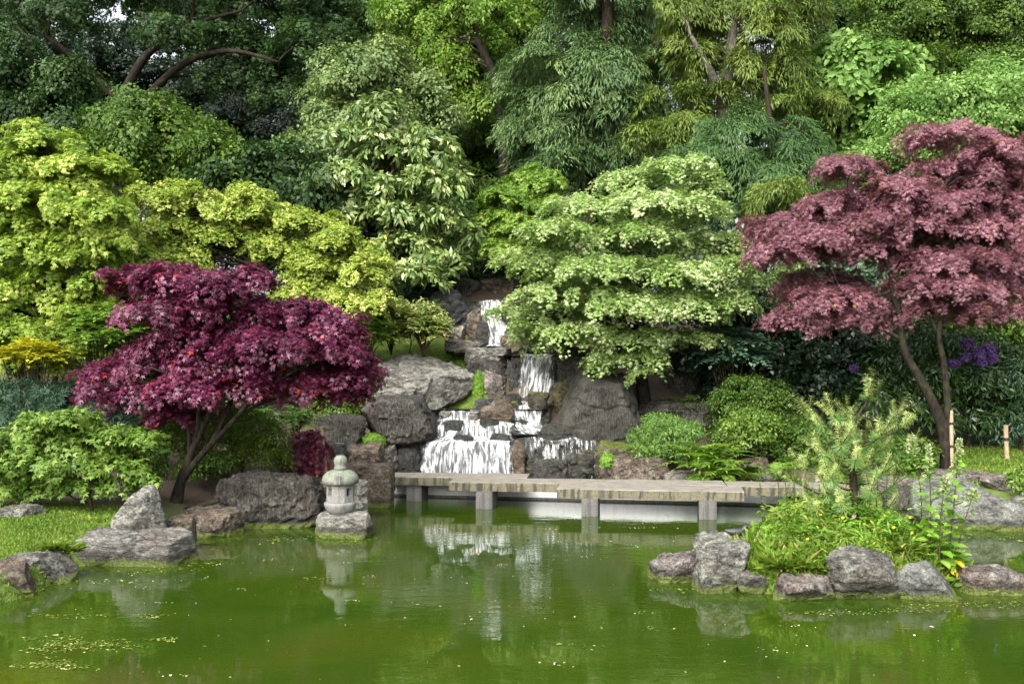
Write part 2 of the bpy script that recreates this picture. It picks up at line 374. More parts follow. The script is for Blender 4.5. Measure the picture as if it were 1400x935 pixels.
def fall_mat(name, cover, fine=17):
    m, nt, N, L, b = mat_new(name)
    uv = N.new('ShaderNodeUVMap'); uv.uv_map = 'UVMap'
    mp = N.new('ShaderNodeMapping'); mp.inputs['Scale'].default_value = (1, 0.13, 1); L.new(uv.outputs[0], mp.inputs[0])
    n1 = noise(N, L, mp.outputs[0], fine, 3, 0.6, 0.5); n2 = noise(N, L, uv.outputs[0], 3.0, 3, 0.5)
    n3 = noise(N, L, uv.outputs[0], 34, 4, 0.7)
    v = math_(N, L, 'ADD', n1.outputs[0], math_(N, L, 'MULTIPLY', math_(N, L, 'SUBTRACT', n2.outputs[0], 0.5), 0.55))
    v = math_(N, L, 'ADD', v, math_(N, L, 'MULTIPLY', math_(N, L, 'SUBTRACT', n3.outputs[0], 0.5), 0.25))
    a = math_(N, L, 'ADD', math_(N, L, 'MULTIPLY', smooth_step(N, L, v, 0.45 - cover * 0.12, 0.86 - cover * 0.12), 0.90 - .16 * cover), .16 * cover)
    fo = N.new('ShaderNodeAttribute'); fo.attribute_name = 'foam'
    a = math_(N, L, 'ADD', a, math_(N, L, 'MULTIPLY', fo.outputs['Fac'], smooth_step(N, L, n3.outputs[0], .38, .68)), clamp=True)
    ea = N.new('ShaderNodeAttribute'); ea.attribute_name = 'edge'
    a = math_(N, L, 'MULTIPLY', a, smooth_step(N, L, math_(N, L, 'ADD', ea.outputs['Fac'], math_(N, L, 'MULTIPLY', math_(N, L, 'SUBTRACT', n2.outputs[0], .5), .5)), .02, .16))
    L.new(ramp_out(N, L, n1.outputs[0], [(.34, (.42, .46, .47)), (.60, (.88, .90, .90))]), b.inputs['Base Color']); b.inputs['Roughness'].default_value = 0.4
    bp = N.new('ShaderNodeBump'); bp.inputs['Strength'].default_value = 0.6; bp.inputs['Distance'].default_value = 0.04
    L.new(v, bp.inputs['Height']); L.new(bp.outputs[0], b.inputs['Normal'])
    t = N.new('ShaderNodeBsdfTransparent'); mx = N.new('ShaderNodeMixShader')
    L.new(a, mx.inputs[0]); L.new(t.outputs[0], mx.inputs[1]); L.new(b.outputs[0], mx.inputs[2]); L.new(mx.outputs[0], N['Material Output'].inputs[0])
    return m
WET = rock_mat('wet_black_rock', (0.012, 0.012, 0.011), (0.06, 0.058, 0.05), lichen=0.05, moss=0.1, algae=False, rough=0.25, brown=0.2, brown_col=(0.05, 0.04, 0.015))
WETM = rock_mat('wet_mossy_black_rock', (0.012, 0.012, 0.011), (0.075, 0.07, 0.06), lichen=0.08, moss=0.45, algae=False, rough=0.3, brown=0.35, brown_col=(0.06, 0.055, 0.015))
FALL_FULL = fall_mat('white_falling_water', 0.80); FALL_MID = fall_mat('streaked_falling_water', 0.75); FALL_THIN = fall_mat('thin_falling_water', -0.02)
lower = [(600, 694, 559.5, 26.6), (599, 694, 562, 26.42), (598, 698, 573, 26.35), (597, 702, 577, 26.1), (596, 703, 583, 25.85), (595, 703, 597, 25.75), (591, 704, 601, 25.35), (578, 704, 604.5, 25.08), (576, 705, 612, 25.0), (574, 706, 630, 24.95), (573, 707, 662, 24.9)]
side = [(694, 744, 556, 26.7), (695, 744, 561, 26.45), (700, 744, 575, 26.38), (702, 742, 581, 26.0), (704, 770, 588, 25.7), (712, 775, 594, 25.4)]
upper = [(711, 762, 484.5, 28.2), (711, 762, 488, 27.6), (710, 761, 492, 27.48), (708, 758, 520, 27.42), (705, 754, 548, 27.36), (700, 752, 556, 26.9)]
top = [(653, 688, 411, 31.0), (653, 688, 414, 30.5), (654, 688, 428, 30.3), (656, 692, 440, 30.1), (656, 704, 455, 29.9), (660, 712, 474, 29.5)]
pond2 = [(612, 770, 476, 30.0), (690, 764, 484, 28.1)]
rightled = [(712, 815, 598, 25.2), (714, 815, 604, 25.0), (716, 815, 614, 24.92), (718, 815, 662, 24.85)]
for nm, st, mt, am, wd in (('stream_bed', lower, WET, 0.17, 22), ('stream_bed', side, WET, 0.06, 8), ('stream_bed', upper, WET, 0.10, 12), ('stream_bed', top, WET, 0.12, 12), ('stream_bed', rightled, WET, 0.10, 4)):
    o = sheet(nm, st, 70, 60, am, -0.10, 3, mt, wd); tag(o, kind='structure')
for nm, st, mt, am, sd in (('waterfall_water', lower, FALL_FULL, 0.05, 11), ('waterfall_water', side, FALL_MID, 0.04, 12), ('waterfall_water', upper, FALL_FULL, 0.04, 13), ('waterfall_water', top, FALL_FULL, 0.05, 14), ('waterfall_water', rightled, FALL_THIN, 0.03, 15)):
    o = sheet(nm, st, 80, 90, am, 0.04, sd, mt); tag(o, kind='structure')
# still water in the stepped basins
m, nt, N, L, b = mat_new('clear_dark_basin_water')
b.inputs['Base Color'].default_value = (0.03, 0.035, 0.02, 1); b.inputs['Roughness'].default_value = 0.08; b.inputs['IOR'].default_value = 1.33
tc = N.new('ShaderNodeTexCoord'); n1 = noise(N, L, tc.outputs['Object'], 9, 4, 0.6); bp = N.new('ShaderNodeBump'); bp.inputs['Strength'].default_value = 0.6; bp.inputs['Distance'].default_value = 0.05
L.new(n1.outputs[0], bp.inputs['Height']); L.new(bp.outputs[0], b.inputs['Normal'])
def basin(pts, z):
    V = [(x, y, z) for x, y in pts]; V.append((np.mean([p[0] for p in pts]), np.mean([p[1] for p in pts]), z)); n = len(pts)
    tag(np_mesh('basin_water', V, np.array([(i, (i + 1) % n, n) for i in range(n)]), m), kind='structure')
basin([(-2.9, 24.6), (1.6, 23.75), (6.1, 22.9), (6.1, 24.0), (2.2, 25.4), (-2.6, 25.4)], 0.4)
zz = at(0, 557, 27.0)[2]; basin([(-2.2, 26.3), (-0.2, 26.35), (0.9, 26.35), (1.2, 27.6), (-2.0, 27.7)], zz - 0.02)
zz = at(0, 485.5, 27.9)[2]; basin([(-0.3, 27.7), (1.4, 27.7), (1.3, 29.6), (-0.9, 29.6)], zz - 0.02)

# ------------------------------------------------------------------ rocks
def cube_sphere(n):
    t = np.tan(np.linspace(-1, 1, n) * pi / 4)
    A, B = np.meshgrid(t, t); o = np.ones_like(A); V = []; Fs = []; k = 0
    q = (np.arange(n - 1)[:, None] * n + np.arange(n - 1)).ravel(); fq = np.stack([q, q + 1, q + n + 1, q + n], 1)
    for f in [(o, A, B), (-o, -A, B), (-A, o, B), (A, -o, B), (A, B, o), (A, -B, -o)]:
        V.append(np.stack(f, -1).reshape(-1, 3)); Fs.append(fq + k); k += n * n
    V = nrm(np.concatenate(V)); Fq = np.concatenate(Fs)
    key = np.round(V * 1e5).astype(np.int64); _, first, inv = np.unique(key, axis=0, return_index=True, return_inverse=True)
    inv = inv.ravel()
    return V[first], inv[Fq]
CS = {n: cube_sphere(n) for n in (32, 52, 72)}
def rock(name, box, D, label, mat, seed, cat='rock', group=None, depth=0.8, sink=0.18, top=None, p=40, nplane=8, disp=1.0, strata=0.0, srot=0.0, cuts=(), n=None, flat_front=False):
    """box: silhouette in reference pixels at the distance of the rock's middle"""
    rg = np.random.default_rng(seed)
    x0, y0, x1, y1 = box
    w = (x1 - x0) * D / F; h = (y1 - y0) * D / F
    if n is None: n = 72 if max(w, h) > 1.2 else 52 if max(w, h) > 0.6 else 32
    V, Fq = CS[n]
    ax = np.array([(1, 0, 0), (-1, 0, 0), (0, 1, 0), (0, -1, 0), (0, 0, -1.0)]) + rg.normal(0, .2, (5, 3))
    pl = list(nrm(ax)) + [nrm(np.array(top if top is not None else (rg.normal() * 0.2, rg.normal() * 0.1 - 0.15, 1.0)))]; dd = list(rg.uniform(.78, .92, 5)) + [0.72]
    pl += list(nrm(rg.normal(size=(nplane, 3)) * np.array([1, 1, .8]))); dd += list(rg.uniform(.84, 1.12, nplane))
    if flat_front: pl.append(nrm(np.array([rg.normal() * 0.12, -1.0, 0.08]))); dd.append(0.68)
    for cx, cy, cz, d in cuts: pl.append(nrm(np.array([cx, cy, cz], float))); dd.append(d)
    pl = np.array(pl); dd = np.array(dd)
    g = np.clip(V @ pl.T, 0, None) / dd
    r = ((g**p).sum(1) + 0.72**p)**(-1 / p)
    cd = V[np.argsort(-r * rg.uniform(.85, 1, len(r)))[:400]][rg.integers(0, 400, 7)]     # knock off some corners
    gk = np.clip(cd @ pl.T, 0, None) / dd; rk = ((gk**p).sum(1) + .72**p)**(-1 / p); g2 = np.clip(V @ cd.T, 0, None) / (rk * rg.uniform(.84, .95, 7))
    r = ((1 / r)**50 + (g2**50).sum(1))**(-1 / 50)
    Q = V * r[:, None]
    sz = np.array([w, w * depth, h * (1 + sink)])
    ext = Q.max(0) - Q.min(0); Q = Q / ext * sz
    ms = (w * h)**0.5
    nn = nrm(Q / (sz**2))
    o = rg.uniform(0, 50, 3)
    d1 = fbm(Q / ms * 2.2 + o, 4, seed) * 0.05 + fbm(Q / ms * 5.0 + o, 4, seed + 5, True) * 0.026 + fbm(Q / ms * 15 + o, 4, seed + 8) * 0.016
    fr = fbm(Q / ms * np.array([1.6, 1.6, 2.6]) + o * 1.3, 3, seed + 21) * 3.2; fs = fr - np.floor(fr); d1 = d1 + 0.045 * (np.floor(fr) + np.clip((fs - .82) / .18, 0, 1) - fr * .55)
    if strata:
        ax = np.array([sin(radians(srot)), 0.25, cos(radians(srot))]); tt = Q @ ax / ms * 9 + 1.3 * fbm(Q / ms * 2.5 + o, 3, seed + 9)
        st = (tt - np.floor(tt)); d1 = d1 + strata * 0.055 * (st - 0.5) + strata * 0.05 * fbm(np.stack([tt * 1.7, Q[:, 0] * 0.4, Q[:, 1] * 0.4], 1), 3, seed + 4)
    Q = Q + nn * (d1 * ms * disp)[:, None]
    lo, hi = Q.min(0), Q.max(0); Q = (Q - (lo + hi) / 2) / (hi - lo) * sz
    bot = at((x0 + x1) / 2, y1, D); cen = np.array([bot[0], D, bot[2] - h * sink])
    Q[:, 2] += sz[2] / 2
    ob = np_mesh(name, Q, Fq, mat); ob.location = cen
    tag(ob, label, cat, group)
    return ob
R_GREY = rock_mat('grey_rock', (0.075, 0.07, 0.065), (0.30, 0.285, 0.27), lichen=0.6, moss=0.3, brown=0.3, stretch=(1, 1, 2.2), rot=(0, 25, 0))
R_PALE = rock_mat('pale_rock', (0.12, 0.112, 0.105), (0.42, 0.405, 0.38), lichen=0.65, moss=0.28, brown=0.3, stretch=(1, 1, 2.0), rot=(10, 30, 0))
R_STRATA = rock_mat('slanting_grey_rock', (0.08, 0.076, 0.072), (0.36, 0.345, 0.33), lichen=0.35, moss=0.08, brown=0.3, stretch=(0.8, 0.8, 4.5), rot=(0, 35, 0))
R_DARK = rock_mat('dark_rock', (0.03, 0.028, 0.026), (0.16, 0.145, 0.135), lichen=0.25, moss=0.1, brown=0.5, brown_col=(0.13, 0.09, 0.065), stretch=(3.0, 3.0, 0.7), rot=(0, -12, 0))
R_RIB = rock_mat('ribbed_dark_rock', (0.03, 0.028, 0.026), (0.145, 0.136, 0.125), lichen=0.12, moss=0.12, brown=0.3, brown_col=(0.14, 0.11, 0.085), stretch=(5, 5, 0.5), rot=(0, -6, 0), algae=False, crack=0.6)
R_BROWN = rock_mat('brown_rock', (0.06, 0.045, 0.035), (0.27, 0.215, 0.175), lichen=0.3, moss=0.15, brown=0.55, stretch=(1, 1, 1.6))
R_PINK = rock_mat('pinkish_rock', (0.09, 0.077, 0.072), (0.34, 0.295, 0.28), lichen=0.45, moss=0.08, brown=0.4, brown_col=(0.26, 0.15, 0.12))
R_MOSSY = rock_mat('mossy_rock', (0.03, 0.028, 0.022), (0.14, 0.125, 0.09), lichen=0.1, moss=0.75, brown=0.5, brown_col=(0.14, 0.10, 0.02), algae=False)
R_SLATE = rock_mat('blue_grey_slate', (0.045, 0.047, 0.052), (0.18, 0.185, 0.195), lichen=0.1, moss=0.05, brown=0.2, stretch=(1, 1, 5), rot=(0, -38, 0), algae=False)
R_SMOOTH = rock_mat('smooth_grey_rock', (0.13, 0.13, 0.128), (0.33, 0.33, 0.32), lichen=0.3, moss=0.05, brown=0.15, crack=0.3, stretch=(1, 1, 1.5), rot=(0, 40, 0))
sg = 'rocks along the left bank'; ig = 'rocks round the small island'; cg = 'rocks of the waterfall'; rg_ = 'rocks along the right bank'
# left bank
rock('rock', (-14, 688, 64, 728), 17.6, 'low grey flat rock on the lawn in front of the yellow green bush', R_GREY, 101, group=sg, depth=0.7, sink=.1)
rock('rock', (154, 665, 231, 728), 16.9, 'pointed grey rock with moss streaks standing behind the long slab', R_PALE, 102, group=sg, cuts=[(-0.75, 0, 0.6, 0.52), (0.8, -0.1, 0.5, 0.62)], sink=.1, strata=.25, srot=60, disp=.7)
rock('rock', (110, 722, 269, 781), 16.4, 'long flat slab with slanting grain at the edge of the lawn', R_STRATA, 103, group=sg, depth=0.62, top=(0.05, -0.2, 1), strata=.45, srot=40, flat_front=True, disp=.7)
rock('rock', (20, 752, 106, 806), 14.9, 'grey wedge shaped rock sloping into the water below the lawn', R_GREY, 104, group=sg, cuts=[(0.8, -0.2, 0.62, 0.5)], depth=0.7)
rock('rock', (-32, 766, 53, 830), 14.0, 'rounded brownish rock at the water nearest the left edge', R_BROWN, 105, group=sg)
rock('rock', (222, 704, 268, 745), 17.4, 'small brown rock wedged behind the right end of the long slab', R_BROWN, 106, group=sg)
rock('rock', (242, 693, 331, 737), 18.9, 'low brownish rock at the water between the maple trunk and the huge dark rock', R_BROWN, 107, group=sg, depth=.7, top=(0, -.25, 1))
rock('rock', (298, 642, 446, 726), 20.2, 'huge dark flat topped rock left of the lantern', R_DARK, 108, group=sg, depth=.65, top=(0.02, -0.12, 1), flat_front=True, strata=.6, srot=-40, p=22)
rock('rock', (433, 655, 506, 716), 20.9, 'pale lichen covered rock directly behind the lantern', R_PALE, 109, group=sg)
rock('rock', (427, 699, 511, 740), 18.8, 'low yellow lichened rock in the water carrying the lantern', R_PALE, 110, group=sg, depth=.75, top=(0, -0.1, 1), sink=.3)
rock('rock', (476, 633, 539, 696), 22.9, 'upright brown block with flat top at the left end of the bridge', R_BROWN, 111, group=sg, depth=.9, top=(0, -0.04, 1), p=30, nplane=6, cuts=[(1, 0, 0, .72), (-1, 0, 0, .72)], flat_front=True, disp=.6)
rock('rock', (424, 690, 452, 722), 20.0, 'small dark rock in the water left of the lantern rock', R_DARK, 112, group=sg)
# waterfall, left side
rock('rock', (431, 565, 502, 613), 25.0, 'grey ribbed rock like a stump left of the big boulder', R_RIB, 120, group=cg, top=(0, -.2, 1), depth=.8, flat_front=True, p=24)
rock('rock', (470, 604, 526, 645), 24.3, 'brown rock below the ribbed grey rock', R_BROWN, 121, group=cg, depth=.7)
rock('rock', (450, 605, 474, 628), 24.0, 'small blue grey rock beside the bamboo stakes', R_SLATE, 122, group=cg)
rock('rock', (497, 540, 597, 609), 25.4, 'big angular dark grey boulder left of the lower fall', R_DARK, 123, group=cg, top=(0.0, -.15, 1), depth=.8, p=22, flat_front=True, cuts=[(-.8, -.3, -.5, .75)])
rock('rock', (513, 528, 572, 556), 26.3, 'small pale rock between the two big boulders', R_PALE, 124, group=cg, depth=.7)
rock('rock', (513, 483, 653, 560), 27.2, 'largest pale boulder under the mossy slope', R_PALE, 125, group=cg, top=(.28, -.4, 1), depth=.75)
rock('rock', (516, 605, 548, 645), 24.8, 'small pale broken rock under the big angular boulder', R_PINK, 126, group=cg)
rock('rock', (538, 606, 579, 660), 24.9, 'dark wet mossy rock touching the left side of the lower fall', WET, 127, group=cg, depth=.9)
# waterfall, middle
rock('rock', (644, 543, 676, 570), 26.5, 'small blue grey stone in the basin, the left of a pair', R_SLATE, 130, group=cg)
rock('rock', (656, 545, 703, 580), 26.3, 'pale and ochre stone with slate top in the middle of the cascade', R_BROWN, 131, group=cg, top=(-.4, -.5, 1))
rock('rock', (692, 548, 709, 560), 26.6, 'tiny mossy stone right of the slate topped stone', R_MOSSY, 132, group=cg)
rock('rock', (721, 535, 752, 560), 26.7, 'round mossy stone at the foot of the upper fall', R_MOSSY, 133, group=cg, p=8)
rock('rock', (699, 601, 719, 664), 24.75, 'narrow brown standing stone dividing the lower fall', R_BROWN, 134, group=cg, p=14, depth=1.2)
rock('rock', (734, 576, 800, 616), 25.45, 'black wet ledge beside the giant boulder', WETM, 135, group=cg, top=(.15, -.15, 1), p=12, disp=1.5)
rock('rock', (716, 614, 782, 666), 25.0, 'black wet block with thin trickles right of the brown standing stone', WETM, 136, group=cg, top=(.12, -.2, 1), p=11, disp=1.7)
rock('rock', (762, 606, 828, 666), 25.15, 'black wet mossy rock under the giant boulder', WETM, 138, group=cg, top=(-.1, -.25, 1), p=11, disp=1.7)
rock('rock', (600, 560, 618, 570), 26.35, 'small wet stone parting the water on the left of the basin', R_GREY, 138, group=cg)
rock('rock', (640, 560, 656, 574), 26.3, 'small pale wet stone in the cascade above the orange leaf', R_PALE, 139, group=cg)
for i, (bx, D, lab) in enumerate([((606, 574, 634, 592), 25.85, 'small black wet ledge in the white water, upper left one'), ((655, 572, 684, 590), 25.95, 'small black wet ledge in the white water right of the orange leaf'), ((618, 594, 648, 607), 25.3, 'flat black wet stone at the lip of the lower curtain, left one'), ((668, 592, 700, 606), 25.3, 'flat black wet stone at the lip of the lower curtain, right one')]):
    rock('rock', bx, D, lab, WET, 230 + i, group=cg, depth=.6, top=(0, -.12, 1), p=14)
# waterfall, right side
rock('rock', (743, 503, 878, 620), 25.9, 'giant dark ribbed boulder right of the cascade', R_RIB, 140, group=cg, depth=.7, top=(.12, -.25, 1), flat_front=True, cuts=[(-.85, -.15, .5, .66), (.8, -.3, .5, .80), (.3, -.9, -.3, .7)], disp=.6)
rock('rock', (759, 464, 814, 525), 27.6, 'grey ribbed upright rock beside the lip of the upper fall', R_RIB, 141, group=cg, flat_front=True)
rock('rock', (810, 600, 885, 655), 25.2, 'dark mossy rock under the giant boulder', R_MOSSY, 142, group=cg)
rock('rock', (820, 621, 913, 660), 24.3, 'flat topped brown block with white lichen behind the bridge', R_BROWN, 143, group=cg, top=(0, -.08, 1), flat_front=True, p=26, depth=.6)
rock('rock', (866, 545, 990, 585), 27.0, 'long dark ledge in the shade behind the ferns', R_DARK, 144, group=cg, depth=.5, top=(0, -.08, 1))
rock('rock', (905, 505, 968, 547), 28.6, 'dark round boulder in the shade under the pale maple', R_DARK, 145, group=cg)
rock('rock', (1001, 625, 1052, 662), 24.3, 'grey brown mossy rock right of the ferns', R_BROWN, 146, group=cg)
rock('rock', (905, 642, 960, 664), 23.9, 'low broken stone under the ferns', R_PINK, 147, group=cg)
rock('rock', (1040, 640, 1085, 668), 23.6, 'low grey stone near the right end of the bridge', R_GREY, 148, group=cg)
# waterfall, upper part
rock('rock', (583, 394, 657, 474), 30.4, 'large slanting blue grey slab left of the top fall', R_SLATE, 150, group=cg, strata=.8, srot=-40, cuts=[(.62, -.1, .7, .6)], depth=.7)
rock('rock', (603, 376, 662, 416), 32.2, 'dark rock at the head of the stream, the left one', R_DARK, 151, group=cg)
rock('rock', (652, 374, 706, 413), 32.4, 'brown rock at the head of the stream, the right one', R_BROWN, 152, group=cg)
rock('rock', (637, 420, 660, 472), 29.9, 'tall thin standing stone left of the top fall', R_BROWN, 153, group=cg, p=12)
rock('rock', (650, 440, 669, 482), 29.6, 'wet rounded stone splitting the top fall', WET, 154, group=cg)
rock('rock', (611, 444, 637, 470), 29.4, 'small pinkish block beside the thin standing stone', R_PINK, 155, group=cg, top=(-.3, -.5, 1))
rock('rock', (608, 464, 662, 484), 29.0, 'flat grey slab below the thin standing stone', R_GREY, 156, group=cg)
rock('rock', (634, 474, 700, 496), 28.5, 'pale flat ledge left of the upper fall', R_PALE, 157, group=cg, top=(0, -.08, 1), depth=.6)
rock('rock', (636, 489, 693, 520), 28.0, 'dark purplish rock under the pale ledge', R_DARK, 158, group=cg)
rock('rock', (652, 505, 698, 552), 27.6, 'pale stone stained orange at its foot left of the upper fall', R_PINK, 159, group=cg)
rock('rock', (690, 492, 718, 562), 27.75, 'grey upright stone touching the left side of the upper fall', R_RIB, 160, group=cg)
rock('rock', (684, 456, 713, 482), 28.8, 'small rounded brown stone below the top fall', R_BROWN, 161, group=cg)
rock('rock', (688, 398, 752, 474), 29.9, 'ochre mossy rock right of the top fall', R_MOSSY, 162, group=cg, cuts=[(-.7, -.2, .6, .55)])
rock('rock', (754, 515, 806, 566), 27.2, 'dark rock between the upper fall and the giant boulder', R_MOSSY, 165, group=cg)
rock('rock', (684, 538, 716, 566), 27.1, 'black wet stone at the left foot of the upper fall', WET, 166, group=cg)
rock('rock', (712, 452, 768, 490), 28.7, 'dark mossy rock half under the lowest left spray of the pale maple', R_MOSSY, 163, group=cg)
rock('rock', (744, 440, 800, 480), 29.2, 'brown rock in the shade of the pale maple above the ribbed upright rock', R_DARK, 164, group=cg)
# right bank
rock('rock', (1205, 665, 1262, 716), 21.2, 'dark hollowed rock behind the pine', R_DARK, 170, group=rg_)
rock('rock', (1236, 655, 1402, 736), 20.2, 'big smooth grey rock sloping into the water on the right bank', R_SMOOTH, 171, group=rg_, disp=.55, p=14, cuts=[(.7, -.1, .65, .62), (-.3, -.3, .9, .7)], sink=.12)
rock('rock', (1374, 676, 1450, 730), 20.3, 'rough grey rock at the water by the right edge', R_GREY, 172, group=rg_)
rock('rock', (1186, 652, 1262, 672), 22.0, 'flat pinkish stone on the bank just right of the pine', R_PINK, 173, group=rg_, depth=.9, top=(0, -.1, 1))
rock('rock', (1262, 642, 1346, 662), 22.6, 'flat reddish stone on the bank near the trunk of the pink maple', R_PINK, 174, group=rg_, depth=.9, top=(0, -.1, 1))
rock('rock', (1332, 648, 1420, 674), 21.8, 'broad reddish stone on the bank by the right edge', R_PINK, 175, group=rg_, depth=.9, top=(0, -.1, 1))
rock('rock', (1158, 634, 1212, 660), 22.9, 'brown stone on the bank hidden half by the pine', R_BROWN, 176, group=rg_)
# island
rock('rock', (887, 753, 962, 800), 14.9, 'low brown rock with a mossy foot at the left tip of the island', R_PINK, 180, group=ig, top=(-.35, -.15, 1))
rock('rock', (947, 739, 1027, 818), 14.3, 'tall lumpy rock with green lichen on the left of the island', R_PALE, 181, group=ig, depth=.9)
rock('rock', (948, 727, 1010, 775), 15.4, 'rock behind the tall lumpy one next to the bird', R_PALE, 182, group=ig)
rock('rock', (1004, 778, 1058, 820), 14.15, 'small grey rock between the lumpy rock and the undercut rock', R_GREY, 183, group=ig)
rock('rock', (1053, 785, 1137, 833), 13.75, 'undercut pinkish rock in front of the island grass', R_PINK, 184, group=ig, cuts=[(0.1, -.8, -.6, .45)], sink=.02)
rock('rock', (1129, 749, 1227, 829), 13.8, 'biggest angular island rock with a pale top and dark underside', R_GREY, 185, group=ig, cuts=[(0.1, -.8, -.6, .62), (.6, -.5, .5, .8)], top=(.05, -.3, 1), p=24, sink=.06)
rock('rock', (1221, 767, 1312, 830), 13.85, 'grey rock sloping down to the right on the island shore', R_SMOOTH, 186, group=ig, cuts=[(.75, -.25, .6, .5)], top=(-.1, -.3, 1), disp=.7)
rock('rock', (1307, 773, 1396, 820), 14.2, 'low rounded pinkish rock at the right tip of the island', R_PINK, 187, group=ig, p=12, disp=.8)
print('rocks done')

# ------------------------------------------------------------------ bridge, retaining wall, lantern, sign, stakes
def stone_mat(name, dark, light, streak=0.5, lichen=(0.2, 0.19, 0.08), lich=0.4, top=None, rough=0.85, green=0.0):
    m, nt, N, L, b = mat_new(name)
    tc = N.new('ShaderNodeTexCoord'); P = tc.outputs['Object']; ge = N.new('ShaderNodeNewGeometry')
    mp = N.new('ShaderNodeMapping'); mp.inputs['Scale'].default_value = (1, 1, 0.12); L.new(P, mp.inputs[0])
    n1 = noise(N, L, P, 55, 5, 0.75); n2 = noise(N, L, mp.outputs[0], 9, 5, 0.65); n3 = noise(N, L, P, 3.5, 5, 0.65); n4 = noise(N, L, P, 16, 5, .7)
    c = ramp_out(N, L, n1.outputs[0], [(0.35, dark), (0.65, light)])
    c = mixc(N, L, math_(N, L, 'MULTIPLY', smooth_step(N, L, n4.outputs[0], 0.45, 0.6), lich), c, lichen)
    c = mixc(N, L, math_(N, L, 'MULTIPLY', smooth_step(N, L, n2.outputs[0], 0.48, 0.62), streak), c, tuple(q * 0.35 for q in dark))
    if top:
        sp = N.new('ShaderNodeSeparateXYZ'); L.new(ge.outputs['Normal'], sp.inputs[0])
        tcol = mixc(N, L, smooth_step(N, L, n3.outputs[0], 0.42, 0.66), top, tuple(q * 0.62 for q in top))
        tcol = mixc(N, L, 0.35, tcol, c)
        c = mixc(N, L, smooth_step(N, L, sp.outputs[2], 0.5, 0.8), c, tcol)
    if green:
        sp = N.new('ShaderNodeSeparateXYZ'); L.new(ge.outputs['Normal'], sp.inputs[0])
        g = smooth_step(N, L, math_(N, L, 'ADD', sp.outputs[2], n3.outputs[0]), 0.55, 1.1)
        c = mixc(N, L, math_(N, L, 'MULTIPLY', g, green), c, ramp_out(N, L, n4.outputs[0], [(0.3, (0.07, 0.10, 0.06)), (0.7, (0.24, 0.29, 0.2))]))
    L.new(c, b.inputs['Base Color']); b.inputs['Roughness'].default_value = rough
    bp = N.new('ShaderNodeBump'); bp.inputs['Strength'].default_value = 0.5; bp.inputs['Distance'].default_value = 0.012
    L.new(n1.outputs[0], bp.inputs['Height']); L.new(bp.outputs[0], b.inputs['Normal'])
    return m
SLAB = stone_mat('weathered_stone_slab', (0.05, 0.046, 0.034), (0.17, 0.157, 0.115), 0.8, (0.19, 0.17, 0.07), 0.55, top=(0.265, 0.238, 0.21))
PIER = stone_mat('concrete_pier', (0.06, 0.057, 0.054), (0.17, 0.163, 0.155), 0.45, (0.10, 0.095, 0.08), 0.3)
WHITE = stone_mat('pale_concrete', (0.60, 0.61, 0.62), (0.82, 0.83, 0.83), 0.12, (0.5, 0.5, 0.47), 0.2)
LANT = stone_mat('lichened_granite', (0.08, 0.077, 0.072), (0.27, 0.262, 0.25), 0.45, (0.25, 0.25, 0.22), 0.4, green=0.15)
LANT_G = stone_mat('green_lichened_granite', (0.07, 0.074, 0.06), (0.23, 0.24, 0.20), 0.5, (0.2, 0.22, 0.15), 0.5, green=0.4)
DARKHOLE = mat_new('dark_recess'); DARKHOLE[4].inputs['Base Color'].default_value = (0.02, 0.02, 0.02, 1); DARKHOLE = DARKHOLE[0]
BAMB = bark_mat('weathered_bamboo', (0.26, 0.17, 0.10), (0.48, 0.35, 0.23)); DTIE = mat_new('black_twine'); DTIE[4].inputs['Base Color'].default_value = (0.02, 0.015, 0.012, 1); DTIE = DTIE[0]
GREYWOOD = bark_mat('grey_wood_post', (0.16, 0.14, 0.12), (0.38, 0.35, 0.31)); REDWOOD = bark_mat('red_brown_post', (0.06, 0.03, 0.022), (0.17, 0.09, 0.065))

br = empty('stone_footbridge', (1.5, 22.2, 0), 'low zigzag footbridge of overlapping stone slabs on square piers across the pond', 'bridge')
def slab_piece(mb, xa, ya, xb, yb, wd, z1, th):
    """a plank of stone whose near edge runs from (xa,ya) to (xb,yb); slightly uneven edges"""
    d = np.array([xb - xa, yb - ya]); Ln = np.linalg.norm(d); d /= Ln; nrm2 = np.array([-d[1], d[0]])
    n = 40; t = np.linspace(0, Ln, n); bev = 0.02
    ring = [(0, -th), (0, -bev), (bev, 0), (wd - bev, 0), (wd, -bev), (wd, -th)]
    V = []
    for ti in t:
        for k, (o, z) in enumerate(ring):
            j = 0.008 * vnoise(np.array([[ti * 3, k * 7.1, xa * 3]]), 3)[0]
            V.append((xa + d[0] * ti + nrm2[0] * (o + j), ya + d[1] * ti + nrm2[1] * (o + j), z1 + z + j * 0.6))
    r = len(ring); Fq = [(i * r + k, i * r + (k + 1) % r, (i + 1) * r + (k + 1) % r, (i + 1) * r + k) for i in range(n - 1) for k in range(r)]
    Fq = [f[::-1] for f in Fq]
    mb.add(V, [np.array(Fq), np.array([list(range(r))]), np.array([[(n - 1) * r + k for k in range(r)][::-1]])])
DZ = 0.585
sl_ = [(-3.0, 23.55, 0.35, 23.25, .95), (-1.43, 22.5, 4.70, 21.81, .95), (0.96, 21.33, 4.84, 20.75, .98), (4.72, 21.8, 7.7, 21.4, .95)]
for i, (xa, ya, xb, yb, wd) in enumerate(sl_):
    q = MB(); slab_piece(q, xa, ya, xb, yb, wd, DZ - 0.004 * i, 0.205); q.build('slab', SLAB, br, origin=(xa, ya, DZ))
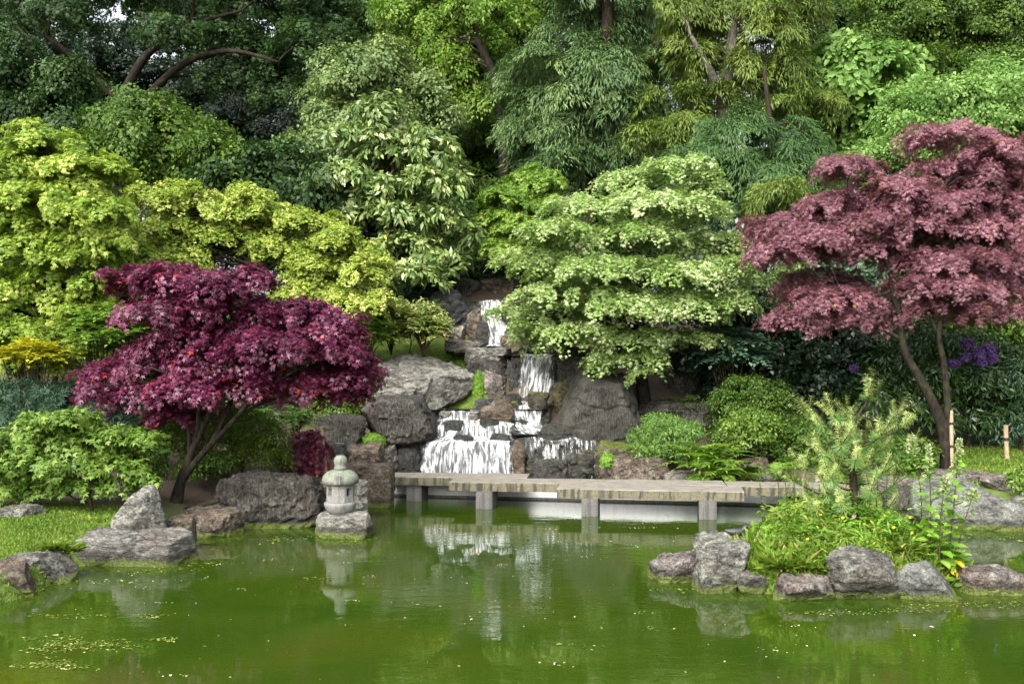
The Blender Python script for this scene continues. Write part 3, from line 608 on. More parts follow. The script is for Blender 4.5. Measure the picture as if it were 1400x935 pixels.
def pier(x, y, w, d):
    q = MB(); a = radians(-8); ca, sa = cos(a), sin(a)
    v = [(x + px * ca - py * sa, y + px * sa + py * ca, z) for z in (-0.6, DZ - 0.21) for py in (0, d) for px in (0, w)]
    q.add(v, np.array([(0, 2, 3, 1), (4, 5, 7, 6), (0, 1, 5, 4), (2, 6, 7, 3), (0, 4, 6, 2), (1, 3, 7, 5)]))
    q.build('pier', PIER, br, origin=(x, y, 0))
pier(-0.81, 22.3, 0.37, 0.8); pier(1.48, 21.2, 0.35, 0.8); pier(3.9, 20.75, 0.36, 0.8); pier(6.4, 21.65, 0.36, 0.7); pier(-2.5, 23.6, 0.36, 0.7)
wa = MB(); a0, a1 = np.array([-3.05, 24.55]), np.array([6.3, 22.75]); d_ = a1 - a0; d_ /= np.linalg.norm(d_); n_ = np.array([-d_[1], d_[0]])
V = [(*(p + n_ * o), z) for p in (a0, a1) for o, z in ((-0.0, -0.6), (0.0, 0.40), (0.02, 0.42), (0.22, 0.42), (0.24, 0.4), (0.24, -0.6))]
wa.add(V, [np.array([(k, (k + 1) % 6, 6 + (k + 1) % 6, 6 + k) for k in range(6)])[:, ::-1], np.array([range(6)]), np.array([list(range(6, 12))[::-1]])])
w_o = wa.build('retaining_wall', WHITE); tag(w_o, 'low white concrete wall under the stone bridge holding back the cascade basin', 'wall')
foot = MB(); V = [(*(p + n_ * o), z) for p in (a0, a1) for o, z in ((-0.06, -0.6), (-0.06, 0.05), (-0.004, 0.05), (-0.004, -0.6))]
foot.add(V, [np.array([(k, (k + 1) % 4, 4 + (k + 1) % 4, 4 + k) for k in range(4)])[:, ::-1]]); foot.build('footing', PIER, w_o)

# stone lantern
lb = at(465.5, 702, 19.0); lp = 1 / ppm(19.0)
la = empty('stone_lantern', (lb[0], 19.0, lb[2] - 0.02), 'small squat stone lantern with mushroom cap and round finial on its own rock', 'lantern')
def lz(py): return (702 - py) * lp
q = MB(); q.lathe([(0.0, -0.03), (10 * lp, -0.03), (15 * lp, 0), (19.5 * lp, lz(696)), (22 * lp, lz(690)), (22.3 * lp, lz(687)), (20.5 * lp, lz(685.5)), (0, lz(685.5))], (lb[0], 19, lb[2]), 32)
q.build('base', LANT, la, smooth=True)
# hexagonal light chamber with square openings
q = MB(); sd = 8; r0, r1 = 16.5 * lp, 19.5 * lp; z0, z1 = lz(685.5) + .004, lz(661)
ang = [radians(45 * k - 90 - 22.5 + 3) for k in range(8)]
bev = []
for k in range(8):
    a, b_ = ang[k], ang[(k + 1) % 8]
    p = np.array([cos(a), sin(a)]) * r1; p2 = np.array([cos(b_), sin(b_)]) * r1
    def pt(u, z, inn=0): 
        c_ = p * (1 - u) + p2 * u; c_ = c_ * (1 - inn); return (lb[0] + c_[0], 19 + c_[1], lb[2] + z)
    zl = np.linspace(z0, z1, 4); us = (0, .24, .76, 1); hz = (z0, z0 + (z1 - z0) * .36, z0 + (z1 - z0) * .80, z1)
    V = [pt(u, z) for z in hz for u in us]; Fq = [(r * 4 + c_, r * 4 + c_ + 1, r * 4 + c_ + 5, r * 4 + c_ + 4) for r in range(3) for c_ in range(3) if not (r == 1 and c_ == 1 and k % 2 == 1)]
    if k % 2 == 0: q.add(V, np.array(Fq)); continue
    o_ = len(V); V += [pt(u, z, .3) for z in hz[1:3] for u in us[1:3]]
    Fq += [(5, 6, o_ + 1, o_), (6, 10, o_ + 3, o_ + 1), (10, 9, o_ + 2, o_ + 3), (9, 5, o_, o_ + 2)]
    q.add(V, np.array(Fq))
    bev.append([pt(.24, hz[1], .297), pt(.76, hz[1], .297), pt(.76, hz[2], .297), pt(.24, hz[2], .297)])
lc = q.build('light_chamber', LANT, la)
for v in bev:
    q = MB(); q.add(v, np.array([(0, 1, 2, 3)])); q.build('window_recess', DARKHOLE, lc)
q = MB(); pr = [(0, lz(663)), (17 * lp, lz(663)), (24.5 * lp, lz(660)), (25.2 * lp, lz(655)), (23.5 * lp, lz(650)), (19 * lp, lz(645)), (12 * lp, lz(642)), (0, lz(641.5))]
q.lathe(pr, (lb[0], 19, lb[2]), 36); q.build('cap', LANT_G, la, smooth=True)
q = MB(); q.box(lb[0] - 4.2 * lp, lb[0] + 4.2 * lp, 19 - 25.6 * lp, 19 - 16 * lp, lb[2] + lz(659), lb[2] + lz(648)); q.build('cap_tab', LANT, la)
q = MB(); q.lathe([(0, lz(642)), (8.5 * lp, lz(642)), (8.8 * lp, lz(638.5)), (7.2 * lp, lz(637)), (8.6 * lp, lz(634)), (9.2 * lp, lz(630)), (8.4 * lp, lz(625.5)), (5 * lp, lz(622.5)), (0, lz(622))], (lb[0], 19, lb[2]), 28); q.build('finial', LANT_G, la, smooth=True)

# notice board with a round mark
sb = at(373, 577, 23.0); s1 = 1 / ppm(23.0)
gz = Hs(sb[0], 23.0)
sg_ = empty('notice_sign', (sb[0], 23.0, gz), 'small grey notice plate with dark round emblem above feathery green bush', 'sign')
SIGN = mat_new('grey_plate'); SIGN[4].inputs['Base Color'].default_value = (0.42, 0.38, 0.37, 1); SIGN = SIGN[0]
SIGND = mat_new('dark_print'); SIGND[4].inputs['Base Color'].default_value = (0.06, 0.035, 0.05, 1); SIGND = SIGND[0]
q = MB(); q.box(sb[0] - 9 * s1, sb[0] + 9 * s1, 22.98, 23.0, sb[2], sb[2] + 13 * s1); q.build('plate', SIGN, sg_)
q = MB(); q.box(sb[0] - .02, sb[0] + .02, 23.002, 23.04, gz - .2, sb[2] + 10 * s1); q.build('post', REDWOOD, sg_)
q = MB(); a = np.linspace(0, 2 * pi, 20, endpoint=False); zc = sb[2] + 8 * s1
V = [(sb[0] + 0.3 * s1 + 3.6 * s1 * cos(t), 22.976, zc + 3.6 * s1 * sin(t)) for t in a] + [(sb[0] + .3 * s1, 22.976, zc)]
q.add(V, np.array([(i, (i + 1) % 20, 20) for i in range(20)])[:, ::-1]); q.build('emblem', SIGND, sg_)
q = MB(); q.tube([(sb[0] - 1.2 * s1, 22.973, zc + 1.2 * s1), (sb[0] + .2 * s1, 22.973, zc + 2.4 * s1), (sb[0] + 1.5 * s1, 22.973, zc + 1.2 * s1), (sb[0] + .4 * s1, 22.973, zc - .3 * s1), (sb[0] - .6 * s1, 22.973, zc - 1.6 * s1)], [.35 * s1] * 5, 6, 3); q.build('glyph', SIGN, sg_)
q = MB()
for k in range(2): q.box(sb[0] - 7 * s1, sb[0] + (6 - k) * s1, 22.974, 22.9795, sb[2] + (1.2 + k * 1.4) * s1, sb[2] + (1.9 + k * 1.4) * s1)
q.build('text_lines', SIGND, sg_)

def stake(px, pyb, pyt, D, pw, label, mat, lean=0.0, ties=(), tie_mat=None, nodes=(), group=None):
    b0 = at(px, pyb, D); t0 = at(px + lean, pyt, D); r = pw / 2 / ppm(D); gz = min(Hs(b0[0], D), b0[2])
    e = empty('wooden_stake', (b0[0], D, gz), label, 'stake', group)
    q = MB(); hgt = np.linspace(0, 1, 9)
    P = np.array([np.array([b0[0], D, gz - .15]) * (1 - t) + t0 * t for t in hgt]); R = r * (1 + 0.05 * np.sin(hgt * 23))
    q.tube(P, R, 12, 1); q.build('pole', mat, e, smooth=False)
    for t in ties:
        c = b0 * (1 - t) + t0 * t; q = MB(); q.tube([c - (0, 0, .7 * r), c, c + (0, 0, .7 * r)], [r * 1.18] * 3, 12, 1); q.build('twine', DTIE, e)
    return e
stake(447, 642, 583, 22.4, 5.0, 'taller leaning bamboo stake beside the little red maple', BAMB, lean=-8, ties=(.35, .75))
stake(433, 644, 618, 22.2, 4.2, 'shorter bamboo stake standing in the little red maple', BAMB, lean=0.5, ties=(.82,))
stake(1377, 632, 581, 24.5, 6.0, 'lone bamboo stake on the lawn near the right edge', BAMB, lean=-2, ties=(.62,))
stake(1301.5, 650, 561, 23.05, 5.0, 'pale bamboo splint against the trunk of the pink maple', BAMB, lean=-1, ties=(.45, .8))
stake(119, 612, 552, 20.6, 4.5, 'dark red post among the dwarf conifers at the left', REDWOOD)
stake(163, 600, 577, 20.4, 5, 'short grey post top beside the dark red post', GREYWOOD)
stake(283, 612, 582, 21.5, 4.5, 'pale stake behind the purple maple trunk', BAMB)
stake(312, 600, 530, 22.8, 9, 'thick grey post under the purple maple crown', GREYWOOD)

# ------------------------------------------------------------------ leaves
def tpl(kind):
    if kind == 'oval':
        V = [(0, 0, 0), (-.30, .42, .07), (0, 1, -.06), (.30, .42, .07)]; Fq = [(0, 3, 2, 1)]
    elif kind == 'broad':
        V = [(0, 0, 0), (-.34, .35, .08), (-.22, .78, .02), (0, 1, -.10), (.22, .78, .02), (.34, .35, .08)]; Fq = [(0, 5, 4, 3), (0, 3, 2, 1)]
    elif kind == 'elliptic':
        V = [(0, 0, 0), (-.19, .45, .05), (0, 1, -.10), (.19, .45, .05)]; Fq = [(0, 3, 2, 1)]
    elif kind == 'strand':
        V = [(0, 0, 0), (-.075, .5, .02), (0, 1, -.22), (.075, .5, .02)]; Fq = [(0, 3, 2, 1)]
    elif kind == 'lance':
        V = [(0, 0, 0), (-.13, .45, .03), (0, 1, -.12), (.13, .45, .03)]; Fq = [(0, 3, 2, 1)]
    elif kind == 'needle':
        V = [(-.03, 0, 0), (.03, 0, 0), (.012, 1, -.05), (-.012, 1, -.05)]; Fq = [(0, 1, 2, 3)]
    elif kind in ('maple', 'fine', 'maple3'):
        A = {'maple': (-105, -52, 0, 52, 105), 'fine': (-98, -50, 0, 50, 98), 'maple3': (-62, 0, 62)}[kind]
        Ls = {'maple': (.55, .88, 1, .88, .55), 'fine': (.6, .9, 1, .9, .6), 'maple3': (.85, 1, .85)}[kind]; w = {'maple': .15, 'fine': .09, 'maple3': .2}[kind]
        V = [(0, 0.18, 0.05)]; Fq = []
        for a_, l_ in zip(A, Ls):
            a_ = radians(a_); d = np.array([sin(a_), cos(a_)]) * l_ * .85; p = np.array([cos(a_), -sin(a_)])
            c0 = np.array([0, .18]); i = len(V)
            L_ = c0 + d * .42 - p * w; R_ = c0 + d * .42 + p * w; T = c0 + d
            V += [(*L_, .0), (*T, -.16 * l_), (*R_, .0)]; Fq.append((0, i + 2, i + 1, i))
    elif kind == 'fan':     # flat drooping conifer spray
        V = []; Fq = []
        for a_, l_ in zip((-52, -33, -15, 0, 15, 33, 52), (.42, .66, .88, 1, .88, .66, .42)):
            a_ = radians(a_); d = np.array([sin(a_), cos(a_)]) * l_; p = np.array([cos(a_), -sin(a_)]) * .04; i = len(V)
            V += [(0, 0, 0), (*(d * .5 - p), -.03), (*d, -.22 * l_), (*(d * .5 + p), -.03)]; Fq.append((i, i + 3, i + 2, i + 1))
    elif kind == 'tuft':    # five narrow blades from one point
        V = []; Fq = []
        for a_, e_ in zip((0, 72, 144, 216, 288), (.5, .7, .6, .8, .55)):
            a_ = radians(a_ + 20); d = np.array([cos(a_) * e_, sin(a_) * e_ * .6 + .75, .5 * sin(a_ * 2)]); p = np.cross(nrm(d), [0, 0, 1]) * .07; i = len(V)
            V += [(0, 0, 0), tuple(d * .5 - p), tuple(d), tuple(d * .5 + p)]; Fq.append((i, i + 3, i + 2, i + 1))
    return np.array(V, float), np.array(Fq)
TPL = {k: tpl(k) for k in ('oval', 'elliptic', 'strand', 'broad', 'lance', 'needle', 'maple', 'fine', 'maple3', 'fan', 'tuft')}
def leaves(P, Nn, T, size, kind):
    """arrays of leaf positions, normals and tip directions -> verts, faces, verts per leaf"""
    tv, tf = TPL[kind]; n = len(P); k = len(tv)
    Nn = nrm(Nn); T = T - (T * Nn).sum(1, keepdims=True) * Nn; T = nrm(T); B = np.cross(T, Nn)
    s = np.broadcast_to(np.asarray(size, float), (n,))[:, None, None]
    V = P[:, None] + s * (tv[None, :, 0:1] * B[:, None] + tv[None, :, 1:2] * T[:, None] + tv[None, :, 2:3] * Nn[:, None])
    Fq = tf[None] + (np.arange(n) * k)[:, None, None]
    return V.reshape(-1, 3), Fq.reshape(-1, tf.shape[1]), k
def spray_cloud(lobes, rg, rs=.3, cover=2.0, nl=40, size=.12, kind='maple', flat=.6, low=-.35, inner=.35, droop=.35, thick=.05, rough_=.25, tipdown=.3, jit=.35, svar=.35, grow=0.0, out=0.0):
    """lobes: (centre, radii). Leaves sit in tilted little sprays over each lobe's dome and a few inside."""
    Ps, Ns, Ts, Ti = [], [], [], []
    for c, r in lobes:
        c = np.asarray(c, float); r = np.asarray(r, float)
        ar = 4 * pi * ((((r[0] * r[1])**1.6 + (r[0] * r[2])**1.6 + (r[1] * r[2])**1.6) / 3)**(1 / 1.6)) * (1 - low) / 2
        n = int(cover * ar / (pi * rs * rs)) + 3
        z = rg.uniform(low, 1, n); ph = rg.uniform(0, 2 * pi, n); h = np.sqrt(1 - z * z)
        d = np.stack([h * np.cos(ph), h * np.sin(ph), z], 1)
        rad = 1 - inner * rg.random(n)**1.8 + rough_ * 1.3 * fbm(d * 1.9 + rg.uniform(0, 90, 3), 3, 3) + out * rg.random(n)**4
        ctr = c + d * r * rad[:, None]
        no = nrm(d / r)
        sn = nrm(no * (1 - flat) + np.array([0, 0, 1.0]) * flat + rg.normal(0, .22, (n, 3)))
        hz = no * np.array([1, 1, 0]) + rg.normal(0, .25, (n, 3)) * np.array([1, 1, .2]); hz = nrm(hz)
        e1 = nrm(hz - (hz * sn).sum(1, keepdims=True) * sn); e2 = np.cross(sn, e1)
        st = rg.random(n); rsi = rs * rg.uniform(.7, 1.3, n)
        k = rg.poisson(nl, n); ix = np.repeat(np.arange(n), k); m_ = len(ix)
        rho = np.sqrt(rg.random(m_)); th = rg.uniform(0, 2 * pi, m_)
        a = rho * np.cos(th) * 1.25; b = rho * np.sin(th) * .85
        R = rsi[ix][:, None]
        off = R * (a[:, None] * e1[ix] + b[:, None] * e2[ix]) - R * droop * ((a * .8 + .2)**2 + b * b * .5)[:, None] * np.array([0, 0, 1.0]) + rg.normal(0, thick, (m_, 1)) * sn[ix]
        P = ctr[ix] + off
        Nl = sn[ix] + rg.normal(0, jit, (m_, 3)) + .35 * (a[:, None] * e1[ix] + b[:, None] * e2[ix])
        T = a[:, None] * e1[ix] + b[:, None] * e2[ix] + .5 * e1[ix] + rg.normal(0, .3, (m_, 3)) - np.array([0, 0, tipdown])
        Ps.append(P); Ns.append(Nl); Ts.append(T)
        Ti.append(np.clip(.5 + rg.normal(0, .045) + .40 * (st[ix] - .5) + .55 * (rg.random(m_) - .5) + grow * (rho - .6), 0, 1))
    P, Nn, T, ti = (np.concatenate(q) for q in (Ps, Ns, Ts, Ti))
    sz = size * rg.uniform(1 - svar, 1 + svar, len(P))
    V, Fq, k = leaves(P, Nn, T, sz, kind)
    return V, Fq, np.repeat(ti, k), P
def px_lobes(lst, D, rg, depthf=.85, dvar=.0):
    """lobe list in reference pixels (cx, cy, rx, ry[, dD])"""
    o = []
    for l in lst:
        dd = l[4] if len(l) > 4 else 0; d = D + dd + rg.uniform(-dvar, dvar)
        c = at(l[0], l[1], d); s = d / F
        o.append((c, (l[2] * s, l[2] * s * depthf, l[3] * s)))
    return o
def back_lobes(lobes, rg, n, spread):
    """more of the crown behind what the picture shows"""
    cs = np.array([c for c, r in lobes]); lo, hi = cs.min(0), cs.max(0); mid = (lo + hi) / 2; o = []
    for _ in range(n):
        c, r = lobes[rg.integers(len(lobes))]
        q = np.array(c) * .8 + mid * .2; q = q + np.array([rg.normal(0, .3), rg.uniform(.5, 1) * spread, rg.uniform(-.2, .2)])
        o.append((q, np.array(r) * rg.uniform(.8, 1.1)))
    return o
def limbs(q, base, lobes, rg, r0, fork=.35, height=None, twigs=5, sides=7, lean=None, main=None, sag=.25, dup=1.0, maxl=60):
    """trunk from base to the crown, a limb to each lobe, and twigs inside it"""
    base = np.asarray(base, float); cs = np.array([c for c, r in lobes]); top = cs.mean(0)
    if main is None:
        hgt = cs[:, 2].max() - base[2] if height is None else height
        tt = np.array([0, .2, .45, .7, .95]); P = [base - (0, 0, .25)] + [base + (top - base) * np.array([t**1.2, t**1.2, 0]) + np.array([rg.normal(0, .025) * hgt, rg.normal(0, .025) * hgt, t * hgt]) for t in tt[1:]]
        main = [(np.array(P), r0 * np.array([1.3, .95, .75, .5, .18]))]
    for P, R in main: q.tube(P, R, max(sides, 10), 5)
    pts = np.concatenate([np.array([P[i] * (1 - f) + P[i + 1] * f for i in range(len(P) - 1) for f in np.linspace(0, 1, 8)]) for P, R in main])
    prd = np.concatenate([np.array([R[i] * (1 - f) + R[i + 1] * f for i in range(len(P) - 1) for f in np.linspace(0, 1, 8)]) for P, R in main])
    zmin = base[2] + fork * (cs[:, 2].max() - base[2])
    for li, (c, r) in enumerate(lobes[:maxl]):
        c = np.array(c); r = np.array(r); end = c + np.array([0, 0, .1 * r[2]])
        dist = np.linalg.norm((pts - end) * np.array([1, 1, 1.0]), axis=1) + np.where(pts[:, 2] > end[2] - .15 * abs(end[0] - pts[:, 0]), 3, 0) + np.where(pts[:, 2] < zmin, 6, 0)
        i = int(np.argmin(dist)); s = pts[i]; ra = min(prd[i] * .6, .035 + .02 * np.linalg.norm(end - s))
        ctrl = s * .45 + end * .55 + np.array([rg.normal(0, .08), rg.normal(0, .08), sag * np.linalg.norm(end - s)])
        t = np.linspace(0, 1, 6)[:, None]; P = s * (1 - t)**2 + 2 * ctrl * t * (1 - t) + end * t * t
        P[1:-1] += rg.normal(0, .03 * np.linalg.norm(end - s), (4, 3))
        q.tube(P, np.linspace(ra, ra * .3, 6), sides, 3)
        for _ in range(twigs):
            d = nrm(rg.normal(0, 1, 3) * np.array([1, 1, .5]) + np.array([0, 0, .25])); e = c + d * r * rg.uniform(.7, .95); k = rg.integers(2, 6); s2 = P[k]
            q.tube([s2, (s2 + e) / 2 + np.array([0, 0, .12 * np.linalg.norm(e - s2)]), e], [ra * .35, ra * .22, ra * .08], 5, 3, cap=False)
    return main
def plant(name, label, cat, base, lobes, lmat, seed, bark=BARK_DARK, r0=.08, group=None, crown='crown', trunk='trunk', back=0, spread=1.5, limb_kw=None, **kw):
    rg = np.random.default_rng(seed); base = np.asarray(base, float)
    e = empty(name, tuple(base), label, cat, group)
    lb_ = list(lobes) + (back_lobes(lobes, rg, back, spread) if back else [])
    V, Fq, ti, P = spray_cloud(lb_, rg, **kw)
    np_mesh(crown, V, Fq, lmat, e, attrs={'tint': ti}, origin=tuple(base))
    if r0:
        q = MB(); limbs(q, base, lb_, rg, r0, **(limb_kw or {})); q.build(trunk, bark, e, smooth=True, origin=tuple(base))
    global NLEAF; NLEAF += len(Fq)
    return e
NLEAF = 0
def extra(e, name, mat, V, Fq, ti):
    global NLEAF; NLEAF += len(Fq)
    return np_mesh(name, V, Fq, mat, e, attrs={'tint': ti}, origin=tuple(e.location))

# ------------------------------------------------------------------ leaf colours
YELLOW = leaf_mat('yellow_green_maple_leaf', [(0, (.07, .14, .012)), (.4, (.17, .27, .03)), (.75, (.34, .43, .07)), (1, (.55, .58, .17))], .35, .5, .3)
YELLOW2 = leaf_mat('golden_green_maple_leaf', [(0, (.07, .14, .012)), (.35, (.18, .27, .03)), (.7, (.40, .47, .09)), (1, (.64, .64, .24))], .35, .5, .3)
PALE = leaf_mat('pale_green_maple_leaf', [(0, (.09, .19, .025)), (.4, (.22, .34, .08)), (.75, (.41, .49, .235)), (1, (.58, .61, .39))], .35, .5, .3)
PURPLE = leaf_mat('purple_maple_leaf', [(0, (.032, .005, .014)), (.5, (.095, .013, .042)), (.9, (.17, .028, .075)), (.96, (.27, .015, .03)), (1, (.34, .03, .012))], .26, .42, .5, 2.2)
PINK = leaf_mat('dusky_pink_maple_leaf', [(0, (.15, .055, .016)), (.16, (.085, .03, .03)), (.45, (.178, .066, .094)), (.8, (.32, .15, .19)), (.94, (.40, .22, .235)), (1, (.40, .15, .03))], .30, .48, .6, 1.6)
DKPURP = leaf_mat('red_cutleaf_maple_leaf', [(0, (.05, .008, .02)), (.6, (.13, .02, .05)), (1, (.33, .05, .07))], .3, .4, .5, 1.8)
MAGN = leaf_mat('pale_edged_glossy_leaf', [(0, (.04, .085, .02)), (.4, (.12, .20, .05)), (.75, (.28, .36, .12)), (.95, (.48, .52, .24)), (1, (.5, .4, .05))], .2, .3, .5)
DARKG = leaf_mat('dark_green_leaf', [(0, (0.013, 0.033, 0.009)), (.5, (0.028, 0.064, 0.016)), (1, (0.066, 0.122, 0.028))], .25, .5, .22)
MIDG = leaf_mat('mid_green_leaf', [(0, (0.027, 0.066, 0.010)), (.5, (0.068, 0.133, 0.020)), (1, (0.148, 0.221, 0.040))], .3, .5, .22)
LIMEG = leaf_mat('lime_green_leaf', [(0, (0.061, 0.140, 0.015)), (.5, (0.145, 0.254, 0.034)), (1, (0.290, 0.381, 0.076))], .38, .5, .22)
BUSHL = leaf_mat('yellowish_green_bush_leaf', [(0, (.05, .11, .012)), (.5, (.12, .215, .028)), (1, (.27, .36, .08))], .36, .45, .35)
GREYG = leaf_mat('grey_green_leaf', [(0, (0.054, 0.104, 0.032)), (.5, (0.136, 0.207, 0.066)), (1, (0.272, 0.329, 0.121))], .28, .5, .22)
BRIGHTG = leaf_mat('bright_green_leaf', [(0, (0.060, 0.135, 0.022)), (.5, (0.136, 0.257, 0.055)), (1, (0.272, 0.405, 0.122))], .32, .5, .22)
BLUEC = leaf_mat('blue_green_conifer_spray', [(0, (0.022, 0.056, 0.016)), (.5, (0.068, 0.133, 0.042)), (1, (0.186, 0.266, 0.084))], .15, .55, .3)
YEWC = leaf_mat('yellow_green_conifer_spray', [(0, (.03, .06, .01)), (.5, (.095, .145, .022)), (.98, (.22, .28, .05)), (1, (.2, .14, .07))], .15, .55, .25)
GREENC = leaf_mat('green_conifer_spray', [(0, (0.017, 0.050, 0.014)), (.5, (0.049, 0.111, 0.030)), (1, (0.124, 0.199, 0.050))], .15, .55, .3)
RHODO = leaf_mat('dark_glossy_rhododendron_leaf', [(0, (.012, .04, .008)), (.6, (.035, .09, .015)), (1, (.085, .16, .03))], .15, .28, .6)
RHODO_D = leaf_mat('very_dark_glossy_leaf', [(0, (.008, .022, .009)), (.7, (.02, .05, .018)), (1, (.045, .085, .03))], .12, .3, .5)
GLAUC = leaf_mat('blue_grey_leaf', [(0, (.07, .14, .08)), (.6, (.16, .27, .16)), (1, (.30, .42, .26))], .25, .45, .4)
MAHON = leaf_mat('blue_green_mahonia_leaf', [(0, (.03, .08, .045)), (.6, (.08, .17, .10)), (1, (.17, .28, .18))], .15, .3, .55)
FEATH = leaf_mat('feathery_green_leaf', [(0, (.03, .075, .008)), (.5, (.085, .15, .014)), (1, (.18, .24, .03))], .35, .5, .3)
FERN = leaf_mat('fresh_fern_leaf', [(0, (.06, .14, .015)), (.5, (.14, .26, .03)), (1, (.28, .40, .07))], .38, .45, .35)
GOLDP = leaf_mat('golden_pinnate_leaf', [(0, (.12, .18, .01)), (.5, (.34, .34, .02)), (.94, (.58, .50, .03)), (1, (.55, .22, .04))], .35, .45, .35)
PIERIS = leaf_mat('cream_and_pink_young_leaf', [(0, (.07, .14, .03)), (.45, (.20, .28, .07)), (.75, (.46, .46, .17)), (.92, (.6, .52, .25)), (1, (.55, .25, .16))], .32, .42, .4)
MUGO = leaf_mat('dark_dwarf_conifer_needle', [(0, (.016, .042, .022)), (.6, (.04, .085, .045)), (1, (.085, .145, .07))], .1, .5, .3)
PINEN = leaf_mat('pine_needle', [(0, (.04, .11, .025)), (.45, (.12, .24, .06)), (.75, (.28, .39, .11)), (1, (.50, .55, .20))], .25, .5, .3)
HERB = leaf_mat('fresh_herb_leaf', [(0, (.06, .15, .012)), (.5, (.16, .32, .03)), (1, (.32, .47, .08))], .35, .45, .35)
GRASS = leaf_mat('grass_blade', [(0, (.05, .11, .01)), (.5, (.12, .21, .02)), (.9, (.24, .32, .05)), (1, (.36, .32, .12))], .35, .5, .3)
def rim(lst): return lst
bgk = dict(rs=.50, cover=1.9, nl=120, size=.125, kind='maple3', flat=.35, low=-.5, inner=.5, droop=.3, thick=.12, rough_=.5, out=.35)
bg2 = dict(bgk, kind='oval', size=.145)

# ------------------------------------------------------------------ far woods: each tree its own thing
def split(lst, rg, k=3):
    o = []
    for l in lst:
        o.append((l[0], l[1], l[2] * .78, l[3] * .78))
        for _ in range(k):
            a = rg.uniform(-.6, pi + .6); o.append((l[0] + l[2] * .85 * cos(a), l[1] - l[3] * .85 * sin(a), l[2] * rg.uniform(.3, .5), l[3] * rg.uniform(.3, .5)))
    return o
def bgtree(label, D, basepx, lst, lmat, seed, kw=bgk, bark=BARK_BROWN, r0=.28, name='tree', group='trees on the hillside behind the garden', dv=1.2, back=2, twigs=3, **lk):
    rg = np.random.default_rng(seed)
    if name != 'evergreen_shrub' and seed < 500: lst = split(lst, rg)
    return plant(name, label, 'tree', ground(basepx, D), px_lobes(lst, D, rg, .9, dv), lmat, seed, bark, r0, group, back=back, spread=4, limb_kw=dict(dict(twigs=twigs, sides=5, fork=.3, maxl=26), **lk), **kw)
fill = dict(bgk, rs=.8, cover=1.15, nl=80, size=.26, rough_=.6)
far = [(-60, 60, 'leftmost'), (90, 70, ''), (250, 64, ''), (400, 72, ''), (545, 62, ''), (690, 74, ''), (850, 66, ''), (1010, 74, ''), (1160, 64, ''), (1300, 76, ''), (1440, 66, '')]
fl = ['far dark tree at the left edge behind the arching limbs', 'far dark tree with sky showing through beyond the arching limbs', 'far dark tree beyond the dark green shrub bank', 'far tree beyond the trees with grey green leaves', 'far green tree behind the lime green tree, left of its trunk',
      'far green tree beyond the lime green tree and the conifers', 'far tree mostly hidden by the blue green conifer', 'far tree mostly hidden by the yellowish conifer', 'far dark tree with sky gaps right of the yellowish conifer', 'far green tree high above the pink maple', 'far tree at the right edge above the pink maple']
for i, (px, D, _) in enumerate(far):
    rg = np.random.default_rng(500 + i)
    lst = [(px + rg.uniform(-75, 75), y + rg.uniform(-18, 18), rg.uniform(50, 85), rg.uniform(38, 60)) for y in (-90, -50, 0, 30, 80, 130, 180, 230, 280, 320)]
    if i in (0, 1, 2): lst = [l if l[1] > 110 else (l[0], l[1], l[2] * .86, l[3] * .86) for l in lst]
    if i in (8, 10): lst = [l for l in lst if not (-60 < l[1] < 60)]
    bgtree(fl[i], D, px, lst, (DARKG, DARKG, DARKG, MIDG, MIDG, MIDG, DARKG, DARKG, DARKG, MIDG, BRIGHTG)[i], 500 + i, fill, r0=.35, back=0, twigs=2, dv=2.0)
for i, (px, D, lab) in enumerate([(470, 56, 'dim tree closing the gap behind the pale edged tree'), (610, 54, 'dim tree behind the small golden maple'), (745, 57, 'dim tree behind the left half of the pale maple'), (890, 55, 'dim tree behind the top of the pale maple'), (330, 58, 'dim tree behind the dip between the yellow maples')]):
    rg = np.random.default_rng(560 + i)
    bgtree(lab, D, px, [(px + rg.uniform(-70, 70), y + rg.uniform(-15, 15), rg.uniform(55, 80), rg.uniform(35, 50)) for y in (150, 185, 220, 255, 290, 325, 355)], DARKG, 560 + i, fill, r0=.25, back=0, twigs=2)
dk = dict(bgk, cover=1.7, nl=110)
bgtree('large dark tree with long arching limbs filling the upper left corner', 42, 165, [(20, -40, 110, 40), (140, -45, 120, 45), (270, -20, 110, 50), (350, 30, 90, 50), (410, 70, 60, 45), (330, 95, 60, 35), (425, 20, 60, 50), (250, 50, 70, 30), (80, 25, 70, 22), (395, 120, 45, 35)], DARKG, 21, dict(dk, cover=1.25, out=.4), BARK_DARK, .36, back=0,
       main=[(np.array([ground(165, 42), at(165, 180, 42), at(190, 90, 41.5), at(250, 40, 41), at(330, 15, 40)]), np.array([.36, .28, .18, .11, .05])), (np.array([at(168, 170, 42), at(240, 95, 41), at(310, 70, 40.5), at(380, 85, 40)]), np.array([.2, .15, .1, .05])), (np.array([at(165, 140, 42), at(90, 70, 42), at(30, 30, 42)]), np.array([.18, .12, .06]))])
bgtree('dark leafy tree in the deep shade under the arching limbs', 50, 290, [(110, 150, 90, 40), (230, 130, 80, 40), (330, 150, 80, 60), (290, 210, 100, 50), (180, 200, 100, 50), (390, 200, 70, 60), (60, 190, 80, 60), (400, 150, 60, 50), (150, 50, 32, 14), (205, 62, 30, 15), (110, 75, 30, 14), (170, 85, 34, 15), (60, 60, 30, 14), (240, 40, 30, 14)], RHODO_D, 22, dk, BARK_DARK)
bgtree('dark green leafy tree at the left edge above the yellow green maple', 34, 20, [(30, 110, 75, 38), (70, 140, 45, 30), (10, 160, 70, 40), (90, 175, 40, 28), (-20, 70, 60, 40), (40, 205, 80, 35)], DARKG, 23, dict(bg2, size=.14))
